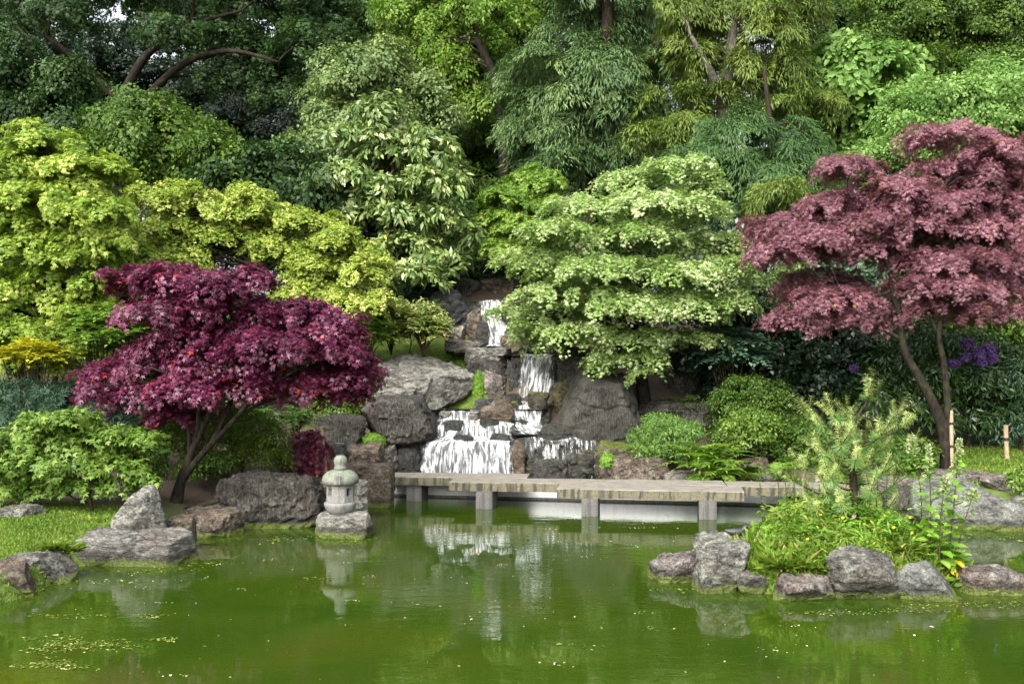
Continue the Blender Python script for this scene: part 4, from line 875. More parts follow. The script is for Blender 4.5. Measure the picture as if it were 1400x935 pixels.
bgtree('rounded glossy green shrub tree between the two yellow green maples', 32, 225, [(185, 160, 55, 26), (235, 175, 65, 30), (285, 205, 40, 28), (165, 195, 50, 30), (220, 215, 75, 30), (260, 245, 70, 30), (150, 240, 60, 30)], MIDG, 24, dict(bg2, size=.14, rs=.42, nl=85), r0=.14, name='shrub_tree')
bgtree('light grey green tree left of the lime green tree', 38, 510, [(505, 95, 55, 38), (460, 130, 55, 40), (545, 130, 50, 40), (500, 170, 75, 45), (575, 175, 45, 45), (450, 200, 60, 50), (540, 230, 75, 45), (470, 265, 70, 45), (430, 240, 40, 40)], GREYG, 25, dict(bg2, size=.145, rs=.46, nl=115))
bgtree('dark tree with several thin leaning stems left of the grey green tree', 44, 410, [(440, 40, 50, 40), (400, 60, 40, 30), (490, 30, 50, 40), (460, 75, 50, 30), (540, 20, 50, 40)], GREENC, 26, dict(bg2, size=.16), twigs=5)
bgtree('lime green tree with a visible dark leaning trunk at the top centre', 40, 690, [(620, 30, 65, 40), (580, 70, 50, 40), (650, 75, 55, 42), (605, 120, 60, 38), (665, 15, 60, 40), (560, 20, 40, 35), (640, -25, 90, 30), (650, 145, 45, 35)], LIMEG, 27, dict(bgk, size=.14, rs=.5, cover=1.4, nl=100, kind='oval'), BARK_DARK, .2,
       main=[(np.array([ground(690, 40), at(690, 230, 40), at(676, 110, 39), at(655, 60, 38.6), at(636, 0, 38.4), at(630, -40, 38.4)]), np.array([.3, .24, .17, .12, .08, .04])), (np.array([at(660, 75, 38.7), at(648, 35, 38.3), at(615, 5, 38)]), np.array([.08, .05, .03]))])
bgtree('mid green leafy tree between the lime green tree and the blue conifer', 43, 700, [(690, 80, 55, 55), (725, 30, 50, 50), (700, 150, 60, 50), (660, 200, 55, 50), (720, 215, 60, 50), (620, 235, 45, 40), (690, 265, 70, 40), (640, 290, 60, 35), (740, -20, 60, 40)], MIDG, 28, dict(bg2, size=.14, rs=.46, nl=115))
con = dict(rs=.62, cover=2.2, nl=210, size=.24, kind='strand', flat=.6, low=-.4, inner=.5, droop=.75, thick=.05, rough_=.55, tipdown=.55, jit=.3, out=.5)
bgtree('blue green cypress with drooping sprays at the top right of centre', 37, 800, [(785, 35, 50, 36), (760, 85, 55, 32), (820, 70, 45, 36), (800, 120, 70, 34), (745, 135, 45, 28), (845, 140, 50, 36), (775, 175, 75, 34), (830, 205, 60, 30), (755, 215, 60, 28), (850, 30, 45, 40), (800, -20, 60, 36), (870, 90, 40, 36)], BLUEC, 29, con, BARK_BROWN, .3, name='conifer', height=19)
bgtree('yellowish yew with brown trunk and pale hanging sprays', 35.5, 990, [(935, 25, 45, 28), (985, 15, 55, 30), (1045, 40, 55, 30), (920, 75, 45, 24), (975, 80, 50, 24), (1060, 90, 45, 26), (1000, -30, 80, 30), (1090, 20, 40, 30), (1015, 115, 40, 20), (925, 130, 42, 18), (1100, 135, 40, 15), (910, 185, 40, 22), (945, 165, 36, 16)], YEWC, 30, dict(con, rs=.52, nl=170, size=.21), BARK_GREY, .34, name='conifer', twigs=5,
       main=[(np.array([ground(985, 35.5), at(990, 260, 35.5), at(992, 140, 35.3), at(1000, 60, 35), at(1010, -30, 35)]), np.array([.42, .36, .26, .18, .08])), (np.array([at(991, 150, 35.3), at(972, 100, 34.5), at(945, 50, 34)]), np.array([.2, .14, .06]))])
bgtree('dark green conifer standing in front of the yellowish yew', 32.5, 1035, [(1010, 175, 45, 26), (1060, 190, 50, 28), (985, 225, 55, 28), (1050, 240, 65, 32), (1100, 225, 45, 28), (1005, 275, 55, 30), (1080, 285, 60, 34), (950, 240, 45, 28), (1120, 270, 40, 30), (1040, 320, 80, 34)], GREENC, 31, dict(con, rs=.52, size=.21, nl=180), BARK_BROWN, .25, name='conifer', height=11)
bgtree('small yellow green conifer tip between the pale and the pink maple', 30, 1065, [(1070, 255, 26, 12), (1090, 275, 28, 12), (1055, 280, 24, 12)], YEWC, 32, dict(con, rs=.35, size=.2, nl=110), r0=.07, name='conifer', back=0)
bgtree('dark tree behind the yellowish yew with sky gaps', 52, 1120, [(1120, 40, 60, 40), (1150, 90, 60, 40), (1090, 100, 50, 40), (1170, 10, 50, 30), (1130, 150, 60, 50)], DARKG, 33, dk)
bgtree('pale green large leaved tree above the pink maple crown, left side', 37, 1170, [(1165, 75, 36, 22), (1150, 115, 48, 26), (1205, 90, 40, 24), (1180, 145, 55, 28), (1150, 175, 45, 28), (1215, 165, 45, 28), (1190, 205, 60, 28), (1235, 130, 38, 20)], BRIGHTG, 34, dict(bgk, kind='broad', size=.24, nl=60, cover=2.0))
bgtree('bright green tree in the upper right corner', 45, 1290, [(1250, 25, 60, 38), (1310, 10, 60, 40), (1215, 50, 45, 32), (1290, 65, 60, 34), (1360, 35, 60, 40), (1255, 90, 55, 28), (1340, 85, 60, 34), (1410, 10, 60, 40), (1200, 5, 40, 30), (1180, 60, 30, 26)], MIDG, 35, dict(bg2, size=.14, rs=.46, nl=115))
bgtree('soft light green tree behind the top of the pink maple', 32, 1320, [(1240, 160, 55, 24), (1300, 135, 65, 26), (1370, 115, 55, 26), (1270, 190, 70, 26), (1340, 165, 70, 28), (1400, 150, 55, 34), (1220, 215, 60, 28), (1310, 225, 90, 30), (1400, 210, 50, 30)], BRIGHTG, 36, dict(bg2, size=.12, rs=.38, nl=110, cover=2.0))
for i, (px, D, mt, lab) in enumerate([(1560, 44, MIDG, 'bright tree just beyond the right edge behind the pink maple'), (1660, 38, DARKG, 'dark tree beyond the right edge'), (-190, 40, DARKG, 'dark tree beyond the left edge'), (1600, 30, DARKG, 'dark low tree beyond the right edge behind the lawn')]):
    rg = np.random.default_rng(590 + i)
    bgtree(lab, D, px, [(px + rg.uniform(-90, 90), y, rg.uniform(70, 110), rg.uniform(50, 70)) for y in ((0, 60, 120, 180, 240, 300, 350, 400) if i < 3 else (300, 350, 400, 450, 500))], mt, 590 + i, dict(bg2, size=.2, rs=.55, nl=70), back=1)
und = dict(bg2, rs=.45, nl=60, size=.17, cover=1.8)
for i, (lab, D, bx, lst, mt) in enumerate([
    ('dark evergreen shrub behind the top of the yellow maple', 31, 330, [(330, 235, 55, 30), (380, 225, 50, 30), (420, 270, 60, 40), (300, 270, 60, 35), (370, 290, 80, 50)], DARKG),
    ('dark evergreen shrub in the gap between the yellow maple and the pale edged tree', 33.5, 480, [(470, 300, 50, 40), (520, 330, 60, 60), (560, 370, 60, 40), (490, 380, 60, 50)], RHODO_D),
    ('dark evergreen shrub behind the small golden tree', 36, 640, [(620, 300, 50, 30), (680, 310, 60, 30), (650, 350, 70, 40), (720, 350, 60, 60), (620, 375, 40, 30)], DARKG),
    ('dark evergreen shrub behind the head of the waterfall', 34.5, 680, [(620, 395, 60, 30), (690, 385, 50, 25), (740, 400, 60, 40), (560, 410, 50, 40)], RHODO_D),
    ('dark evergreen shrub between the pale maple and the pink maple', 30.5, 1010, [(1000, 340, 50, 40), (1040, 330, 50, 40), (1010, 390, 60, 40), (960, 400, 70, 50)], RHODO_D),
    ('dark evergreen shrub at the far left behind the yellow green maple', 28, 60, [(20, 430, 80, 50), (110, 420, 80, 60), (160, 380, 60, 60), (60, 330, 80, 80), (150, 460, 60, 40)], DARKG),
    ('dark evergreen shrub behind the purple maple', 27.5, 340, [(250, 430, 80, 50), (350, 450, 80, 50), (430, 460, 60, 50), (300, 500, 90, 40), (440, 510, 60, 30), (200, 480, 60, 50)], DARKG),
    ('mid green shrub behind the dusky pink maple', 29.5, 1240, [(1150, 330, 60, 50), (1230, 300, 80, 50), (1330, 330, 80, 60), (1400, 320, 60, 60), (1270, 380, 90, 40)], MIDG),
    ]):
    bgtree(lab, D, bx, lst, mt, 60 + i, und, r0=.09, name='evergreen_shrub', group='shrubs between the maples', dv=.3, back=1)

# ------------------------------------------------------------------ the maples
mk = dict(rs=.24, cover=2.4, nl=88, size=.076, kind='maple', flat=.6, low=-.15, inner=.5, droop=.5, thick=.035, rough_=.4, out=.32, grow=.25)
def mtree(name, label, D, base, lst, lmat, seed, kw, bark=BARK_DARK, r0=.1, back=4, spread=1.6, dv=.5, **lk):
    rg = np.random.default_rng(seed)
    if seed in (201, 202): lst = [q for l in lst for q in ([l] if len(l) > 4 else split([l], rg, 2))]
    return plant(name, label, 'tree', base, px_lobes(lst, D, rg, .85, dv), lmat, seed, bark, r0, None, back=back, spread=spread, limb_kw=dict(dict(twigs=5, fork=.25), **lk), **kw)
mtree('maple_tree', 'tall yellow green Japanese maple cut by the left edge of the view', 23.5, ground(45, 24), [(60, 205, 60, 34), (20, 235, 60, 40), (110, 235, 55, 30), (-20, 290, 70, 50), (60, 280, 75, 42), (140, 290, 45, 32), (30, 345, 80, 45), (110, 350, 65, 45), (160, 330, 26, 26), (-20, 400, 60, 50), (60, 410, 75, 42), (115, 415, 40, 34), (20, 460, 70, 34), (-60, 220, 50, 60), (30, 500, 60, 28, .8), (100, 480, 44, 30, .8), (-30, 490, 50, 36, .6), (75, 455, 40, 26, .3)], YELLOW, 201, dict(mk, size=.088), r0=.14, back=10, spread=2.2)
mtree('maple_tree', 'spreading golden green Japanese maple behind the purple maple', 26, ground(405, 26.5), [(215, 275, 45, 24), (275, 285, 55, 28), (340, 290, 60, 28), (400, 305, 60, 30), (460, 330, 50, 30), (210, 315, 45, 28), (290, 325, 70, 30), (370, 340, 60, 30), (440, 370, 60, 34), (495, 375, 36, 34), (200, 350, 40, 30), (480, 415, 48, 28), (420, 405, 40, 26), (505, 425, 26, 24), (245, 360, 60, 30)], YELLOW2, 202, dict(mk, size=.072, rs=.22, nl=88, kind='maple3'), r0=.13, back=10, spread=2.2)
pur = mtree('maple_tree', 'purple red Japanese maple leaning over the pond with forked dark trunk', 19.6, at(248, 682, 19.6), [(185, 388, 44, 22), (240, 382, 52, 24), (305, 392, 46, 26), (345, 385, 28, 20), (235, 425, 60, 26), (305, 420, 55, 26), (375, 425, 42, 18), (420, 432, 50, 24), (262, 462, 58, 24), (345, 455, 60, 24), (455, 445, 36, 24), (385, 478, 80, 30), (295, 495, 75, 32), (215, 500, 58, 28), (460, 480, 45, 30), (150, 520, 42, 24), (190, 545, 42, 20), (255, 535, 58, 26), (340, 530, 66, 28), (425, 525, 60, 28), (488, 508, 24, 26), (128, 538, 24, 20), (240, 568, 36, 13), (465, 545, 24, 18), (478, 530, 22, 36)], PURPLE, 203,
    dict(mk, size=.086, rs=.19, cover=1.75, nl=54, low=-.2, out=.28), back=4, spread=1.2, dv=.55,
    main=[(np.array([at(240, 690, 19.6), at(247, 660, 19.6), at(262, 618, 19.6), at(282, 575, 19.6), at(300, 520, 19.7), at(310, 440, 19.9), at(280, 395, 20)]), np.array([.14, .105, .075, .058, .043, .028, .016])),
          (np.array([at(250, 655, 19.6), at(275, 622, 19.5), at(310, 585, 19.4), at(342, 550, 19.3), at(390, 515, 19.3), at(440, 490, 19.3)]), np.array([.075, .062, .05, .038, .027, .016])),
          (np.array([at(260, 625, 19.6), at(258, 580, 19.7), at(256, 530, 19.9), at(220, 480, 20)]), np.array([.05, .045, .035, .02])),
          (np.array([at(268, 605, 19.6), at(271, 565, 19.5), at(268, 530, 19.4), at(200, 500, 19.2)]), np.array([.045, .038, .03, .015])),
          (np.array([at(290, 605, 19.45), at(312, 560, 19.6), at(322, 520, 19.8), at(345, 440, 20.0)]), np.array([.06, .05, .04, .02]))])
mtree('maple_tree', 'pale green layered Japanese maple overhanging the waterfall', 25.6, ground(885, 27.2), [(930, 232, 55, 18), (865, 250, 50, 18), (960, 255, 30, 20), (800, 285, 55, 20), (900, 282, 70, 22), (960, 290, 40, 22), (770, 322, 60, 22), (860, 325, 80, 26), (950, 340, 60, 26), (1000, 335, 34, 20), (735, 360, 50, 22), (810, 372, 70, 26), (905, 378, 80, 28), (985, 372, 50, 24), (750, 405, 50, 20), (840, 420, 80, 26), (930, 425, 80, 28), (1000, 415, 36, 26), (725, 440, 34, 12), (790, 455, 46, 14), (860, 465, 50, 20), (840, 492, 42, 14), (890, 488, 34, 22), (935, 465, 45, 18), (876, 508, 16, 10), (815, 500, 18, 10), (722, 458, 28, 11, 1.2), (752, 470, 24, 10, 1.0), (700, 425, 26, 12, 1.5)], PALE, 204,
    dict(mk, size=.073, rs=.27, flat=.72, nl=110, low=0.0, droop=.75, kind='maple', cover=2.1, out=.12), r0=.16, back=8, spread=2.0, dv=.7)
mtree('maple_tree', 'small golden tree behind the pale maple and above the top fall', 31, ground(705, 31.5), [(735, 252, 38, 20), (690, 272, 36, 20), (745, 285, 36, 18), (665, 300, 24, 16), (700, 310, 46, 18), (680, 335, 34, 14), (740, 320, 30, 18)], LIMEG, 205, dict(mk, size=.10, rs=.24, kind='maple3'), r0=.1, back=3)
mtree('maple_tree', 'dusky pink and purple Japanese maple with umbrella tiers on the right', 23.2, at(1296, 640, 23.2), [(1300, 192, 62, 20), (1365, 215, 50, 26), (1400, 240, 40, 30), (1160, 232, 48, 20), (1300, 235, 50, 20), (1230, 262, 50, 20), (1150, 285, 60, 26), (1210, 305, 66, 28), (1290, 285, 60, 26), (1360, 285, 60, 28), (1075, 320, 58, 28), (1120, 345, 60, 24), (1190, 345, 60, 22), (1060, 350, 40, 18), (1370, 335, 50, 22), (1130, 415, 62, 26), (1170, 440, 58, 24), (1090, 440, 36, 20), (1270, 395, 55, 20), (1330, 400, 66, 24), (1390, 395, 50, 28), (1290, 425, 60, 18), (1360, 430, 50, 18), (1420, 330, 40, 40), (1440, 250, 50, 40), (1340, 250, 55, 26), (1180, 318, 80, 30), (1250, 315, 60, 26), (1320, 320, 60, 24), (1110, 330, 60, 22), (1390, 300, 50, 30), (1400, 205, 30, 18), (1240, 285, 50, 20), (1310, 362, 60, 20), (1385, 360, 60, 24), (1250, 360, 40, 16, .5), (1340, 375, 50, 18, .6), (1405, 385, 40, 24)], PINK, 206,
    dict(mk, size=.072, kind='fine', rs=.20, flat=.5, nl=105, cover=2.1, low=-.05, droop=.6, grow=.15), back=8, spread=1.8, dv=.6, bark=BARK_DARK,
    main=[(np.array([at(1297, 655, 23.2), at(1294, 610, 23.2), at(1286, 575, 23.2), at(1262, 525, 23.2), at(1237, 480, 23.2), at(1230, 430, 23.1), at(1222, 385, 23.1), at(1245, 335, 23.1), at(1265, 290, 23), at(1310, 230, 23)]), np.array([.2, .165, .135, .105, .088, .08, .07, .055, .04, .02])),
          (np.array([at(1296, 610, 23.2), at(1296, 560, 23.1), at(1291, 500, 23), at(1284, 455, 22.9), at(1300, 410, 22.8), at(1340, 390, 22.7)]), np.array([.10, .085, .07, .062, .042, .02])),
          (np.array([at(1222, 390, 23.1), at(1205, 345, 23.1), at(1160, 310, 23), at(1100, 310, 22.8)]), np.array([.07, .055, .04, .02])),
          (np.array([at(1215, 400, 23.1), at(1190, 405, 22.9), at(1150, 400, 22.7)]), np.array([.045, .035, .02])),
          (np.array([at(1285, 460, 22.9), at(1272, 430, 23.1), at(1270, 395, 23.3)]), np.array([.05, .04, .02]))])
mtree('magnolia_tree', 'tree with long pale edged glossy leaves left of the waterfall head', 30, ground(530, 30.6), [(515, 150, 34, 18), (500, 185, 40, 18), (550, 190, 36, 20), (585, 205, 38, 24), (530, 215, 40, 20), (480, 240, 36, 20), (450, 255, 28, 12), (590, 250, 42, 22), (560, 290, 44, 20), (500, 285, 40, 18), (610, 300, 30, 22), (630, 320, 28, 14), (555, 335, 36, 16), (600, 355, 36, 14), (560, 375, 40, 14), (520, 255, 30, 16)], MAGN, 207,
    dict(rs=.26, cover=1.7, nl=30, size=.24, kind='elliptic', flat=.45, low=-.45, inner=.5, droop=.2, thick=.06, rough_=.4, out=.25, tipdown=.1, jit=.5), r0=.13, bark=BARK_BROWN, back=3, spread=1.4)
mtree('red_maple_shrub', 'little weeping red maple beside the bamboo stakes', 22.3, at(420, 645, 22.3), [(412, 600, 16, 10), (428, 598, 14, 10), (405, 615, 16, 12), (422, 620, 18, 14), (435, 612, 12, 14), (415, 632, 16, 10), (432, 635, 12, 8)], DKPURP, 208, dict(mk, size=.12, kind='fine', rs=.14, nl=26, cover=2.6, droop=.9, tipdown=.8), r0=.025, back=1, spread=.3, dv=.1)

# ------------------------------------------------------------------ shrubs
def shrub(name, label, D, bx, lst, lmat, seed, kw, r0=.03, back=2, spread=.8, dv=.2, base=None, group='shrubs of the garden', bark=BARK_BROWN, **lk):
    rg = np.random.default_rng(seed); b0 = ground(bx, D) if base is None else base
    return plant(name, label, 'shrub', b0, px_lobes(lst, D, rg, .85, dv), lmat, seed, bark, r0, group, back=back, spread=spread, trunk='stems', crown='foliage', limb_kw=dict(dict(twigs=3, fork=.02, sides=5), **lk), **kw)
sk = dict(rs=.2, cover=2.2, nl=42, size=.085, kind='oval', flat=.3, low=-.4, inner=.45, droop=.2, thick=.04, rough_=.4, out=.2, jit=.5)
shrub('acer_bush', 'bright yellow green leafy bush behind the flat rock on the left lawn', 18.2, 130, [(65, 578, 36, 14), (100, 572, 34, 11), (20, 602, 44, 17), (75, 605, 42, 17), (125, 600, 36, 14), (165, 596, 30, 11), (200, 600, 22, 9), (25, 632, 46, 18), (85, 635, 44, 17), (135, 630, 36, 14), (175, 640, 26, 9), (105, 662, 36, 12), (60, 665, 36, 12), (-20, 640, 36, 22), (160, 660, 18, 8), (195, 660, 16, 7), (15, 668, 34, 12), (-30, 605, 36, 20)], BUSHL, 301, dict(mk, size=.095, kind='maple3', rs=.15, nl=26, flat=.5, cover=1.7, out=.65, low=-.3), r0=.028, spread=.8, back=5)
shrub('azalea_bush', 'small dark green azalea right of the bright bush', 19, 207, [(205, 622, 22, 14), (190, 632, 20, 14), (215, 640, 16, 12), (200, 650, 18, 12)], MIDG, 302, dict(sk, size=.075, rs=.12, nl=22), r0=.015, back=1, spread=.3)
nk = dict(rs=.16, cover=2.3, nl=30, size=.13, kind='tuft', flat=.2, low=-.2, inner=.35, droop=.1, thick=.04, rough_=.3, out=.1, tipdown=-.6, jit=.5)
shrub('dwarf_pine', 'low spreading dark dwarf conifer at the left edge', 22, 40, [(20, 545, 50, 24), (70, 548, 40, 22), (-20, 560, 60, 30), (40, 575, 60, 26), (95, 570, 30, 22), (30, 600, 60, 24)], MUGO, 303, nk)
shrub('dwarf_pine', 'rounded dark dwarf conifer under the left tip of the purple maple', 21.4, 165, [(160, 555, 30, 18), (190, 565, 26, 20), (140, 570, 30, 20), (165, 588, 38, 20), (195, 590, 20, 18)], MUGO, 304, nk)
fk = dict(rs=.18, cover=2.3, nl=60, size=.085, kind='lance', flat=.25, low=-.3, inner=.5, droop=.3, thick=.05, rough_=.4, out=.25, jit=.6)
shrub('feathery_bush', 'feathery green bush left of the purple maple trunk', 21.3, 225, [(225, 568, 26, 16), (240, 590, 30, 20), (212, 600, 24, 20), (235, 618, 32, 18)], FEATH, 305, fk, r0=.015)
shrub('feathery_bush', 'wide feathery green bush right of the purple maple trunk', 21.3, 330, [(300, 580, 30, 18), (340, 585, 36, 18), (370, 600, 26, 18), (310, 610, 40, 22), (350, 618, 40, 20), (290, 632, 36, 16), (375, 630, 20, 16), (325, 565, 24, 14)], FEATH, 306, fk, r0=.015)
shrub('low_bush', 'low dark leafy bush on the bank beside the huge dark rock', 20.6, 290, [(280, 640, 26, 12), (300, 632, 24, 14), (262, 645, 18, 10)], MIDG, 307, dict(sk, rs=.12, nl=24, size=.07), r0=.012, back=1, spread=.3)
shrub('yellow_bush', 'low yellow green shrub behind the ribbed rock', 26.4, 490, [(480, 528, 24, 16), (500, 520, 18, 12), (505, 548, 18, 16), (475, 550, 22, 16), (455, 555, 20, 12)], BUSHL, 308, sk, r0=.015)
rk = dict(rs=.26, cover=2.0, nl=30, size=.17, kind='lance', flat=.3, low=-.35, inner=.4, droop=.2, thick=.05, rough_=.4, out=.15, jit=.45, tipdown=.2)
dr = dict(rk, kind='oval', size=.14)
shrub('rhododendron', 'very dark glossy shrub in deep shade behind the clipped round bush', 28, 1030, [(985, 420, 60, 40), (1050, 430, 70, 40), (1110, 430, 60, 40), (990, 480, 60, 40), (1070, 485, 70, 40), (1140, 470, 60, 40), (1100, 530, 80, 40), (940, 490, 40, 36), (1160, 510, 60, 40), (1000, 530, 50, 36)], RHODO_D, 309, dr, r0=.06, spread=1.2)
rh = shrub('rhododendron', 'large dark rhododendron with purple flowers behind the pink maple trunk', 26.6, 1320, [(1265, 470, 50, 30), (1330, 480, 50, 28), (1390, 500, 40, 36), (1230, 510, 50, 40), (1290, 520, 60, 36), (1350, 525, 55, 36), (1240, 565, 50, 34), (1310, 570, 60, 34), (1375, 570, 45, 34), (1200, 550, 45, 40), (1420, 550, 40, 50)], RHODO, 310, rk, r0=.06, spread=1.2)
shrub('rhododendron', 'blue green rhododendron at the right edge by the lone bamboo stake', 26.2, 1395, [(1380, 590, 26, 16), (1405, 570, 30, 24), (1420, 540, 40, 30), (1400, 520, 36, 24)], MAHON, 311, dict(rk, nl=24), r0=.05)
shrub('light_shrub', 'light green shrub catching the light beyond the purple flowers', 30, 1350, [(1320, 440, 50, 20), (1380, 440, 50, 24), (1290, 455, 40, 20), (1345, 462, 50, 18), (1400, 470, 40, 20)], BUSHL, 312, dict(und, size=.15), r0=.06)
shrub('glaucous_shrub', 'pale blue green shrub seen under the pink maple tier', 28, 1175, [(1160, 368, 34, 14), (1190, 375, 30, 16), (1140, 385, 30, 14), (1180, 395, 36, 16), (1150, 405, 40, 16)], GLAUC, 313, dict(sk, rs=.22, size=.10, nl=40), r0=.04)
shrub('variegated_shrub', 'speckled pale green shrub between the pale maple and the pink maple', 27.5, 1040, [(1030, 395, 34, 18), (1070, 385, 26, 14), (1010, 420, 30, 20), (1055, 415, 34, 18), (1085, 370, 24, 14)], GREYG, 314, dict(sk, rs=.22, size=.10, nl=40), r0=.04)
shrub('round_bush', 'clipped round olive green bush right of the ferns', 25.2, 1035, [(1025, 535, 36, 20), (1000, 555, 30, 24), (1055, 548, 34, 24), (1030, 575, 46, 26), (1080, 570, 20, 24), (1010, 600, 36, 24), (1060, 605, 40, 24)], MIDG, 315, dict(sk, size=.07, rs=.16, nl=46, cover=2.4), r0=.03)
shrub('azalea_bush', 'bright green young azalea in front of the clipped round bush', 24.2, 1035, [(1030, 572, 28, 12), (1010, 582, 22, 12), (1050, 588, 26, 14), (1025, 598, 28, 12)], BUSHL, 316, dict(sk, size=.08, rs=.14, nl=26, cover=1.8), r0=.015, back=1, spread=.3)
shrub('low_bush', 'low dark green bush to the right of the clipped round bush', 24.4, 1100, [(1090, 590, 26, 16), (1115, 600, 26, 16), (1080, 615, 26, 16), (1110, 625, 34, 16)], MIDG, 317, dict(sk, size=.08, rs=.16, nl=34), r0=.015)
shrub('low_bush', 'low mid green bush on the bank just behind the pine top', 22.9, 1240, [(1215, 612, 26, 14), (1245, 612, 26, 14), (1265, 622, 18, 12), (1230, 630, 36, 14)], MIDG, 318, dict(sk, size=.075, rs=.15, nl=34), r0=.015)
shrub('juniper_bush', 'fluffy fresh green bush left of the ferns behind the bridge', 24.4, 905, [(905, 580, 26, 14), (885, 595, 22, 16), (920, 598, 28, 18), (895, 615, 26, 16), (930, 618, 24, 14), (940, 590, 20, 14)], BRIGHTG, 319, dict(fk, rs=.15, size=.075), r0=.012)
shrub('yellow_bush', 'small yellow green plant on the bank at the right edge', 20.8, 1395, [(1388, 652, 12, 8), (1400, 645, 12, 9), (1395, 662, 14, 7)], BUSHL, 320, dict(sk, size=.075, rs=.1, nl=14), r0=.01, back=0)
shrub('pieris_bush', 'creamy leafed rounded bush on the mossy slope beside the waterfall', 28.3, 560, [(575, 425, 26, 12), (548, 425, 26, 14), (560, 445, 30, 14), (530, 448, 22, 16), (595, 440, 20, 12)], PIERIS, 330, dict(sk, rs=.16, size=.12, nl=24, kind='elliptic', cover=1.6, out=.3), r0=.02, back=1, spread=.4)
shrub('evergreen_shrub', 'dark evergreen bush above the giant slanting slab at the stream head', 31.6, 555, [(545, 398, 34, 16), (578, 390, 30, 14), (515, 408, 30, 18), (600, 378, 26, 12)], DARKG, 331, dict(sk, rs=.25, size=.12, nl=50), r0=.04)
shrub('evergreen_shrub', 'dark evergreen bush right above the stream head', 33.0, 690, [(690, 376, 30, 14), (650, 366, 28, 12), (725, 385, 34, 18), (760, 400, 30, 20)], DARKG, 332, dict(sk, rs=.25, size=.12, nl=50), r0=.04)
# flowers of the rhododendron
PURF = leaf_mat('purple_petal', [(0, (.09, .04, .18)), (.6, (.19, .10, .34)), (1, (.34, .22, .5))], .3, .5, .2)
for i, (px, py, r, D) in enumerate([(1322, 470, 10, 25.6), (1338, 483, 13, 25.5), (1352, 477, 11, 25.5), (1357, 490, 8, 25.4), (1321, 488, 8, 25.5), (1305, 497, 8, 25.5), (1342, 495, 8, 25.4), (1167, 503, 6, 26.2)]):
    rg = np.random.default_rng(900 + i); s1 = D / F * r * .56
    V, Fq, ti, P = spray_cloud([(at(px, py, D), (s1, s1, s1 * .8))], rg, rs=s1 * .5, cover=3, nl=26, size=.075, kind='broad', flat=.1, low=-.6, inner=.4, jit=.4, droop=.1, thick=.01)
    extra(rh, 'flower_cluster', PURF, V, Fq, ti)

# ------------------------------------------------------------------ fronded plants: ferns, mahonias, young pieris
def fronds(base, n, length, pairs, lsize, kind, rg, el=(25, 70), arch=.8, az=None, lw=1.0, taper=True):
    Ps, Ns, Ts, Sz, Ti, Rs = [], [], [], [], [], []
    for i in range(n):
        a = rg.uniform(0, 2 * pi) if az is None else rg.uniform(*az); e = radians(rg.uniform(*el)); Ln = length * rg.uniform(.7, 1.15)
        t = np.linspace(0, 1, pairs + 2); hx = np.array([cos(a), sin(a), 0])
        p = np.asarray(base[i] if np.ndim(base) == 2 else base)[None] + Ln * (t[:, None] * (hx * cos(e) + np.array([0, 0, sin(e)])) + (t**2)[:, None] * arch * (np.array([0, 0, -.55]) + .2 * hx))
        T = nrm(np.gradient(p, axis=0)); S = nrm(np.cross(T, [0, 0, 1.0])); Nn = np.cross(S, T); tint = rg.random()
        k = t[1:-1]; w = (np.sin(pi * np.clip(k * .85 + .15, 0, 1)) if taper else np.ones(len(k))) * lsize * lw
        for sd in (-1, 1):
            Ps.append(p[1:-1]); Ts.append(S[1:-1] * sd + .45 * T[1:-1] + rg.normal(0, .08, (len(k), 3))); Ns.append(Nn[1:-1] + rg.normal(0, .15, (len(k), 3))); Sz.append(w); Ti.append(np.clip(.5 + .4 * (tint - .5) + .5 * (rg.random(len(k)) - .5), 0, 1))
        Ps.append(p[-1:]); Ts.append(T[-1:]); Ns.append(Nn[-1:]); Sz.append(np.array([lsize * .8])); Ti.append(np.array([tint])); Rs.append(p)
    P, Nn, T = (np.concatenate(q) for q in (Ps, Ns, Ts)); V, Fq, k = leaves(P, Nn, T, np.concatenate(Sz), kind)
    return V, Fq, np.repeat(np.concatenate(Ti), k), Rs
def frond_plant(name, label, cat, base, n, length, pairs, lsize, lmat, seed, kind='lance', stems=None, group='ferns and fronded plants', bark=BARK_BROWN, rr=.006, **kw):
    rg = np.random.default_rng(seed); base = np.asarray(base, float); e = empty(name, tuple(base), label, cat, group)
    q = MB(); bb = base
    if stems is not None:
        c, r, ns = stems; bb = []
        for k in range(ns):
            d = nrm(rg.normal(size=3) * np.array([1, 1, .6]) + np.array([0, 0, .3])); tip = np.asarray(c) + d * np.asarray(r) * rg.uniform(.3, 1)
            q.tube([base - (0, 0, .1), base * .6 + tip * .4 + np.array([0, 0, .1]), tip], [.02, .014, .008], 5, 3); bb += [tip] * max(1, n // ns)
        bb = np.array(bb); n = len(bb)
    V, Fq, ti, Rs = fronds(bb, n, length, pairs, lsize, kind, rg, **kw)
    for p in Rs: q.tube(p, np.linspace(rr, rr * .4, len(p)), 4, 1, cap=False)
    np_mesh('fronds', V, Fq, lmat, e, attrs={'tint': ti}, origin=tuple(base)); q.build('stalks' , bark if stems is not None else LEAFSTALK, e, smooth=True, origin=tuple(base))
    global NLEAF; NLEAF += len(Fq)
    return e
LEAFSTALK = mat_new('green_stalk'); LEAFSTALK[4].inputs['Base Color'].default_value = (.11, .16, .03, 1); LEAFSTALK = LEAFSTALK[0]
def st(px, py, rx, ry, D, ns): s = D / F; return (at(px, py, D), (rx * s, rx * s * .8, ry * s), ns)
frond_plant('fern', 'large bright fern with arching fronds behind the right part of the bridge', 'fern', at(963, 640, 23.6), 46, 1.25, 24, .25, FERN, 401, el=(25, 80), arch=.9)
